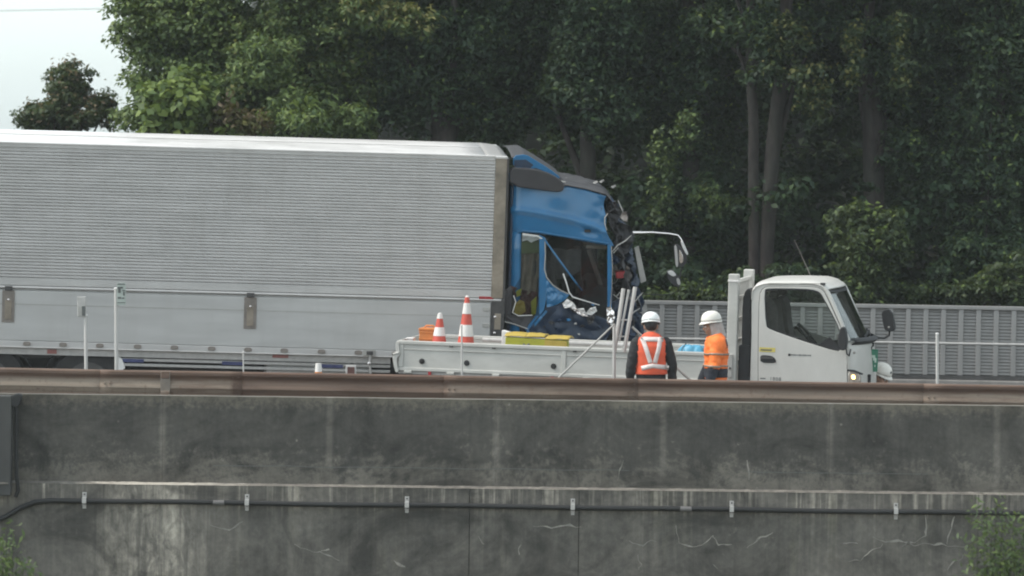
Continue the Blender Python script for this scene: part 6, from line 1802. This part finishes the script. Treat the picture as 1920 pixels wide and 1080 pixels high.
for nm, lb, px, dxp, rr_, sd in (('slender_tree', 'left one of the twin pale trunks rising behind the white cab', 1414, -10, .085, 6), ('slender_tree', 'right one of the twin pale trunks rising behind the white cab', 1437, 48, .115, 7)):
    k = Y / FPX
    tree(nm, lb, gbase(px, Y), [(0, 0, 0, rr_), (.0, 0, 2.0, rr_), (dxp * k * .25, 0, 3.4, rr_ * .95), (dxp * k * .7, 0, 5.0, rr_ * .85), (dxp * k, 0, 7.0, rr_ * .7), (dxp * k * 1.3, 0, 9.5, rr_ * .4)],
         [lob(px - 60 if sd == 6 else px + 90, 60, Y + .5, 90, 60, .7, 34), lob(px - 90 if sd == 6 else px + 60, 150, Y + .9, 70, 60, .5, 24), lob(px, -110, Y, 180, 100, 1.6, 110), lob(px + 10, 90, Y - .5, 55, 80, .3, 10)], None, per=120, size=.085, mtl='leaf_dark', clump=.27, branches=4, group='trees behind the trucks', hi=('leaf_bright', .05, .9), seed=sd)
Y = 103.6
tree('gnarled_tree', 'stout forked trunk standing behind the leafy bush right of the white cab', gbase(1642, Y), [(0, 0, 0, .17), (-.02, 0, 2.2, .15), (-.04, 0, 3.6, .17), (-.12, 0, 4.4, .10), (-.05, 0, 6.5, .08), (.1, 0, 9, .04)],
     [lob(1600, 130, Y + .8, 120, 100, .8, 80), lob(1720, 200, Y + .4, 90, 100, .7, 70), lob(1650, -90, Y, 190, 110, 1.5, 110), lob(1680, 40, Y + .6, 110, 70, .8, 60), lob(1650, 110, Y - .5, 60, 80, .3, 18), lob(1700, 300, Y - .4, 40, 60, .3, 10)], None, per=130, size=.085, mtl='leaf_dark', clump=.28, branches=6, group='trees behind the trucks', hi=('leaf_bright', .04, .9), seed=8)
Y = 103.2
tree('broadleaf_tree', 'big dark tree with drooping foliage at the right edge', gbase(1860, Y), [(0, 0, 0, .2), (0, 0, 3, .17), (.1, 0, 6, .12), (.2, 0, 10, .05)],
     [lob(1850, 330, Y, 110, 150, .7, 120), lob(1850, 500, Y - .6, 90, 60, .4, 60), lob(1890, 120, Y, 110, 140, .9, 100), lob(1800, 60, Y + .5, 110, 110, .9, 80), lob(1860, -110, Y, 170, 110, 1.5, 100)], None, per=140, size=.09, mtl='leaf_dark', clump=.30, group='trees behind the trucks', hi=('leaf_left', .06, .9), seed=9)
# vine-hung middle-ground
Y = 104.6
tree('ivy_tree', 'ivy covered tree between the blue cab and the twin trunks', gbase(1290, Y), [(0, 0, 0, .13), (.05, 0, 3, .12), (0, 0, 6, .10), (.1, 0, 9, .05)],
     [lob(1290, 330, Y, 75, 200, .5, 110), lob(1250, 130, Y, 80, 130, .7, 70), lob(1350, 200, Y + .4, 60, 150, .6, 60), lob(1300, -100, Y, 150, 100, 1.2, 80)], None, per=120, size=.075, mtl='leaf_dark', clump=.24, group='trees behind the trucks', hi=('leaf_bright', .03, .9), seed=10)
# shrubs and climbers
def bush(name, label, px, Y_, lobes, mtl, size, per=110, clump=.2, hi=None, aspect=.5, cat='shrub', seed=20, group='shrubs and climbers'):
    return tree(name, label, gbase(px, Y_), [(0, 0, 0, .03), (.03, 0, .5, .025), (0, 0, 1.0, .012)], lobes, None, per=per, size=size, mtl=mtl, clump=clump, branches=0 if cat == 'vine' else 6, aspect=aspect, hi=hi, cat=cat, seed=seed, group=group)
Y = 100.9
bush('leafy_shrub', 'sunlit leafy bush in front of the stout forked trunk', 1625, Y, [lob(1625, 470, Y, 70, 75, .45, 42, .5), lob(1590, 420, Y, 40, 40, .3, 14), lob(1660, 440, Y, 50, 50, .4, 18), lob(1620, 545, Y, 60, 40, .4, 24)], 'leaf_mid', .085, 70, .17, ('leaf_bright', .05, 1.0), seed=21)
bush('low_shrub', 'low bright green shrub behind the barrier at far right', 1780, Y, [lob(1735, 556, Y, 60, 22, .4, 22), lob(1835, 545, Y, 60, 30, .4, 26), lob(1905, 530, Y, 50, 46, .4, 28)], 'leaf_mid', .075, 100, .15, ('leaf_bright', .02, 1.1), seed=22)
bush('low_shrub', 'low shrub behind the barrier left of the orange worker', 1290, Y, [lob(1250, 556, Y, 40, 14, .3, 10), lob(1290, 549, Y, 30, 20, .3, 9), lob(1340, 557, Y, 40, 12, .3, 8)], 'leaf_mid', .07, 90, .13, ('leaf_bright', .05, 1.0), seed=23)
bush('low_shrub', 'shaded scrub behind the white cab roof', 1480, Y + .6, [lob(1480, 540, Y + .6, 70, 40, .4, 34), lob(1400, 545, Y + .6, 50, 30, .4, 20)], 'leaf_dark', .08, 90, .16, ('leaf_mid', .05, 1.0), seed=24)
Y = 101.2
bush('kudzu_vine', 'bright broad-leaved vine heaped above the silver truck roof at the left', 345, Y, [lob(345, 195, Y, 70, 50, .4, 46, .5), lob(375, 150, Y, 36, 30, .3, 14), lob(300, 215, Y, 34, 34, .3, 16), lob(350, 245, Y, 90, 24, .4, 26)], 'leaf_bright', .125, 44, .2, None, .75, 'vine', seed=25)
bush('dry_vine', 'yellow and brown withered climber beside the bright vine', 430, Y, [lob(425, 225, Y, 28, 34, .25, 18), lob(470, 235, Y, 40, 22, .25, 16)], 'leaf_yellow', .09, 50, .15, ('leaf_brown', .3, 1.0), .4, 'vine', seed=26)
bush('climbing_plant', 'feathery climber hanging above the middle of the silver roof', 500, Y + .4, [lob(505, 120, Y + .4, 55, 55, .35, 28), lob(560, 215, Y + .4, 70, 40, .4, 34), lob(640, 230, Y + .6, 60, 24, .4, 20), lob(565, 232, Y - .5, 40, 18, .2, 14)], 'leaf_left', .12, 70, .18, ('leaf_bright', .08, 1.0), .28, 'vine', seed=27)
bush('climbing_plant', 'pale seed-tufted climber near the top above the silver roof', 790, Y + 1.2, [lob(770, 45, Y + 1.2, 46, 26, .3, 16), lob(700, 20, Y + 1.2, 60, 30, .35, 20)], 'leaf_left', .11, 50, .17, ('leaf_yellow', .25, 1.0), .35, 'vine', seed=28)
bush('hanging_vine', 'curtain of pale speckled vine hanging in the shade between trunks', 1545, 102.2, [lob(1530, 180, 102.2, 34, 60, .3, 22), lob(1600, 110, 102.2, 14, 110, .2, 16), lob(1690, 100, 102.2, 14, 90, .2, 14), lob(1480, 100, 102.2, 50, 80, .3, 20)], 'leaf_mid', .075, 40, .16, ('leaf_yellow', .14, 1.0), .6, 'vine', seed=29)
bush('hanging_vine', 'pale vine trailing down right of the crushed blue cab', 1235, 102.2, [lob(1240, 330, 102.2, 24, 110, .2, 24), lob(1290, 250, 102.2, 20, 60, .2, 12), lob(1330, 380, 102.2, 40, 26, .2, 12)], 'leaf_mid', .065, 40, .13, ('leaf_left', .25, 1.0), .55, 'vine', seed=30)
# fan palm
pY = 101.0
pe = empty('palm_plant', 'small palm with narrow bright leaf blades above the silver truck roof', 'palm', Matrix.Translation(gbase(570, pY)))
pb0 = Vector(gbase(570, pY)); crown_c = at(565, 225, pY) - pb0
MB().tube([(0, 0, 0), crown_c * .5, crown_c], [.04, .035, .02], 10).build('trunk', M['bark'], pe, smooth=True)
rnd = random.Random(5)
for (px, row, yy) in ((560, 182, -.3), (588, 172, -.25), (596, 206, -.3), (574, 226, -.35), (548, 205, -.3)):
    tip = at(px, row, pY + yy) - pb0
    d = (tip - crown_c).normalized()
    fr_ = MB().tube([crown_c, crown_c.lerp(tip, .5)], [.008, .005], 6).build('frond', M['leaf_mid'], pe)
    c0 = crown_c.lerp(tip, .5); mb = MB()
    s_ = d.cross(Vector((.3, 1, .3))).normalized()
    for k in range(8):
        a = rnd.uniform(-1.0, 1.0)
        q = d * math.cos(a) + s_ * math.sin(a)
        L = rnd.uniform(.12, .26); wv_ = q.cross(Vector((0, 1, 0))).normalized() * .016
        p1 = c0 + q * L * .6 + Vector((0, rnd.uniform(-.04, .04), .015)); p2 = c0 + q * L + Vector((rnd.uniform(-.03, .03), -.03, -.07))
        mb.add([c0 + wv_ * .3, c0 - wv_ * .3, p1 - wv_, p2, p1 + wv_], [(0, 1, 2, 3, 4)])
    mb.build('leaf_fan', M['leaf_bright'], fr_, recalc=False)
# deep wood behind: one mass nobody could count
P_, N_, S_ = [], [], []
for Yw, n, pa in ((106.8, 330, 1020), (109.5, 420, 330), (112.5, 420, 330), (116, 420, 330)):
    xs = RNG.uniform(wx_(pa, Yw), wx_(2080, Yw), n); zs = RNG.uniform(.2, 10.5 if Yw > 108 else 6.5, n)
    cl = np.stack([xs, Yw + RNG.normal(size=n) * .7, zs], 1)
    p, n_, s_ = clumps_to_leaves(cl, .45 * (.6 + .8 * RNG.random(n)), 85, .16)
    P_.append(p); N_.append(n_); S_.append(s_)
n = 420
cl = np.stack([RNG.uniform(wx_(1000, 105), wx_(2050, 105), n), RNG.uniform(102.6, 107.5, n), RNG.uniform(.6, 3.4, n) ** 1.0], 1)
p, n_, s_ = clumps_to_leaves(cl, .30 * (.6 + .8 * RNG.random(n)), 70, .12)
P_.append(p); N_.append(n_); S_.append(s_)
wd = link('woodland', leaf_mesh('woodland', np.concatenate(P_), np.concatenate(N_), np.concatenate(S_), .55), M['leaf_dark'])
tag(wd, 'deep shaded woodland filling the slope behind the nearer trees', 'woodland', kind='stuff')
# foreground shoots in front of the wall
def shoots(name, label, spots, Y_, hrows, mtl, seed):
    g0 = Vector((wx_(spots[0], Y_), Y_, ground_z(wx_(spots[0], Y_), Y_)))
    e = empty(name, label, 'shrub', Matrix.Translation(g0), 'foreground shrubs')
    rnd_ = random.Random(seed)
    P_, N_, S_ = [], [], []
    for px, row in zip(spots, hrows):
        tip = at(px, row, Y_) - g0
        bse = Vector((tip.x * .35, rnd_.uniform(-.1, .1), 0))
        c = bse.lerp(tip, .6) + Vector((rnd_.uniform(-.1, .1), 0, .1))
        pts = [bse * (1 - t_) ** 2 + c * 2 * t_ * (1 - t_) + tip * t_ ** 2 for t_ in [k / 10 for k in range(11)]]
        MB().tube(pts, [.012 - .0009 * k for k in range(11)], 6).build('stem', M['bark'], e)
        for k in range(150):
            t_ = .45 + .55 * rnd_.random(); i = min(int(t_ * 10), 9)
            q = pts[i].lerp(pts[i + 1], t_ * 10 - i)
            P_.append(q + Vector((rnd_.gauss(0, .085), rnd_.gauss(0, .08), rnd_.gauss(0, .05))))
    P_ = np.array([tuple(p) for p in P_]); n = len(P_)
    link('foliage', leaf_mesh('foliage', P_, RNG.normal(size=(n, 3)) + np.array([0, -.5, .6]), .085 * (.6 + .8 * RNG.random(n)), .26), M[mtl], e)
shoots('willow_shrub', 'soft green feathery shrub in front of the wall at lower right', [1850, 1835, 1870, 1900, 1915, 1860, 1880, 1820, 1890, 1905, 1845, 1870, 1925, 1895, 1940, 1912, 1885, 1930], 74, [925, 960, 935, 975, 1010, 1000, 960, 1000, 1040, 985, 1050, 1060, 960, 1020, 980, 1060, 1080, 1050], 'leaf_left', 3)
shoots('willow_shrub', 'small yellow-green sprig in front of the wall at lower left corner', [14, 8, 24, 32, 4, 45, 18, 52, -10, -20, 10, 30], 74, [995, 1020, 1012, 1035, 1040, 1062, 1050, 1075, 1010, 1050, 1070, 1068], 'leaf_left', 4)
# overhead wire
ww = MB().tube([(-40, 140, at(-100, 20.5, 140).z - .02), (wx_(0, 140), 140, at(0, 20.3, 140).z), (wx_(240, 140), 140, at(240, 15.5, 140).z), (20, 140, at(240, 15.5, 140).z + .6)], .006, 6).build('overhead_wire', M['black_plastic'])
tag(ww, 'thin overhead wire crossing the pale sky at top left', 'wire')

# ------------------------------------------------------------------ thin haze in the air (long-lens veil)
hzm = bpy.data.materials.new('haze_air'); hzm.use_nodes = True
t = hzm.node_tree; t.nodes.clear()
ho = N(t, 'ShaderNodeOutputMaterial'); hv = N(t, 'ShaderNodeVolumePrincipled')
hv.inputs['Color'].default_value = (0.93, 0.97, 1.0, 1)
hv.inputs['Density'].default_value = 0.0002
hv.inputs['Anisotropy'].default_value = 0.0
t.links.new(hv.outputs[0], ho.inputs['Volume'])
hz = MB().box(-1600, 1600, -1100, 1900, -9.0 - 35, 16.5).build('haze', hzm)
tag(hz, 'thin pale haze filling the air over the whole scene', 'haze', kind='stuff')
SC.cycles.volume_bounces = 1
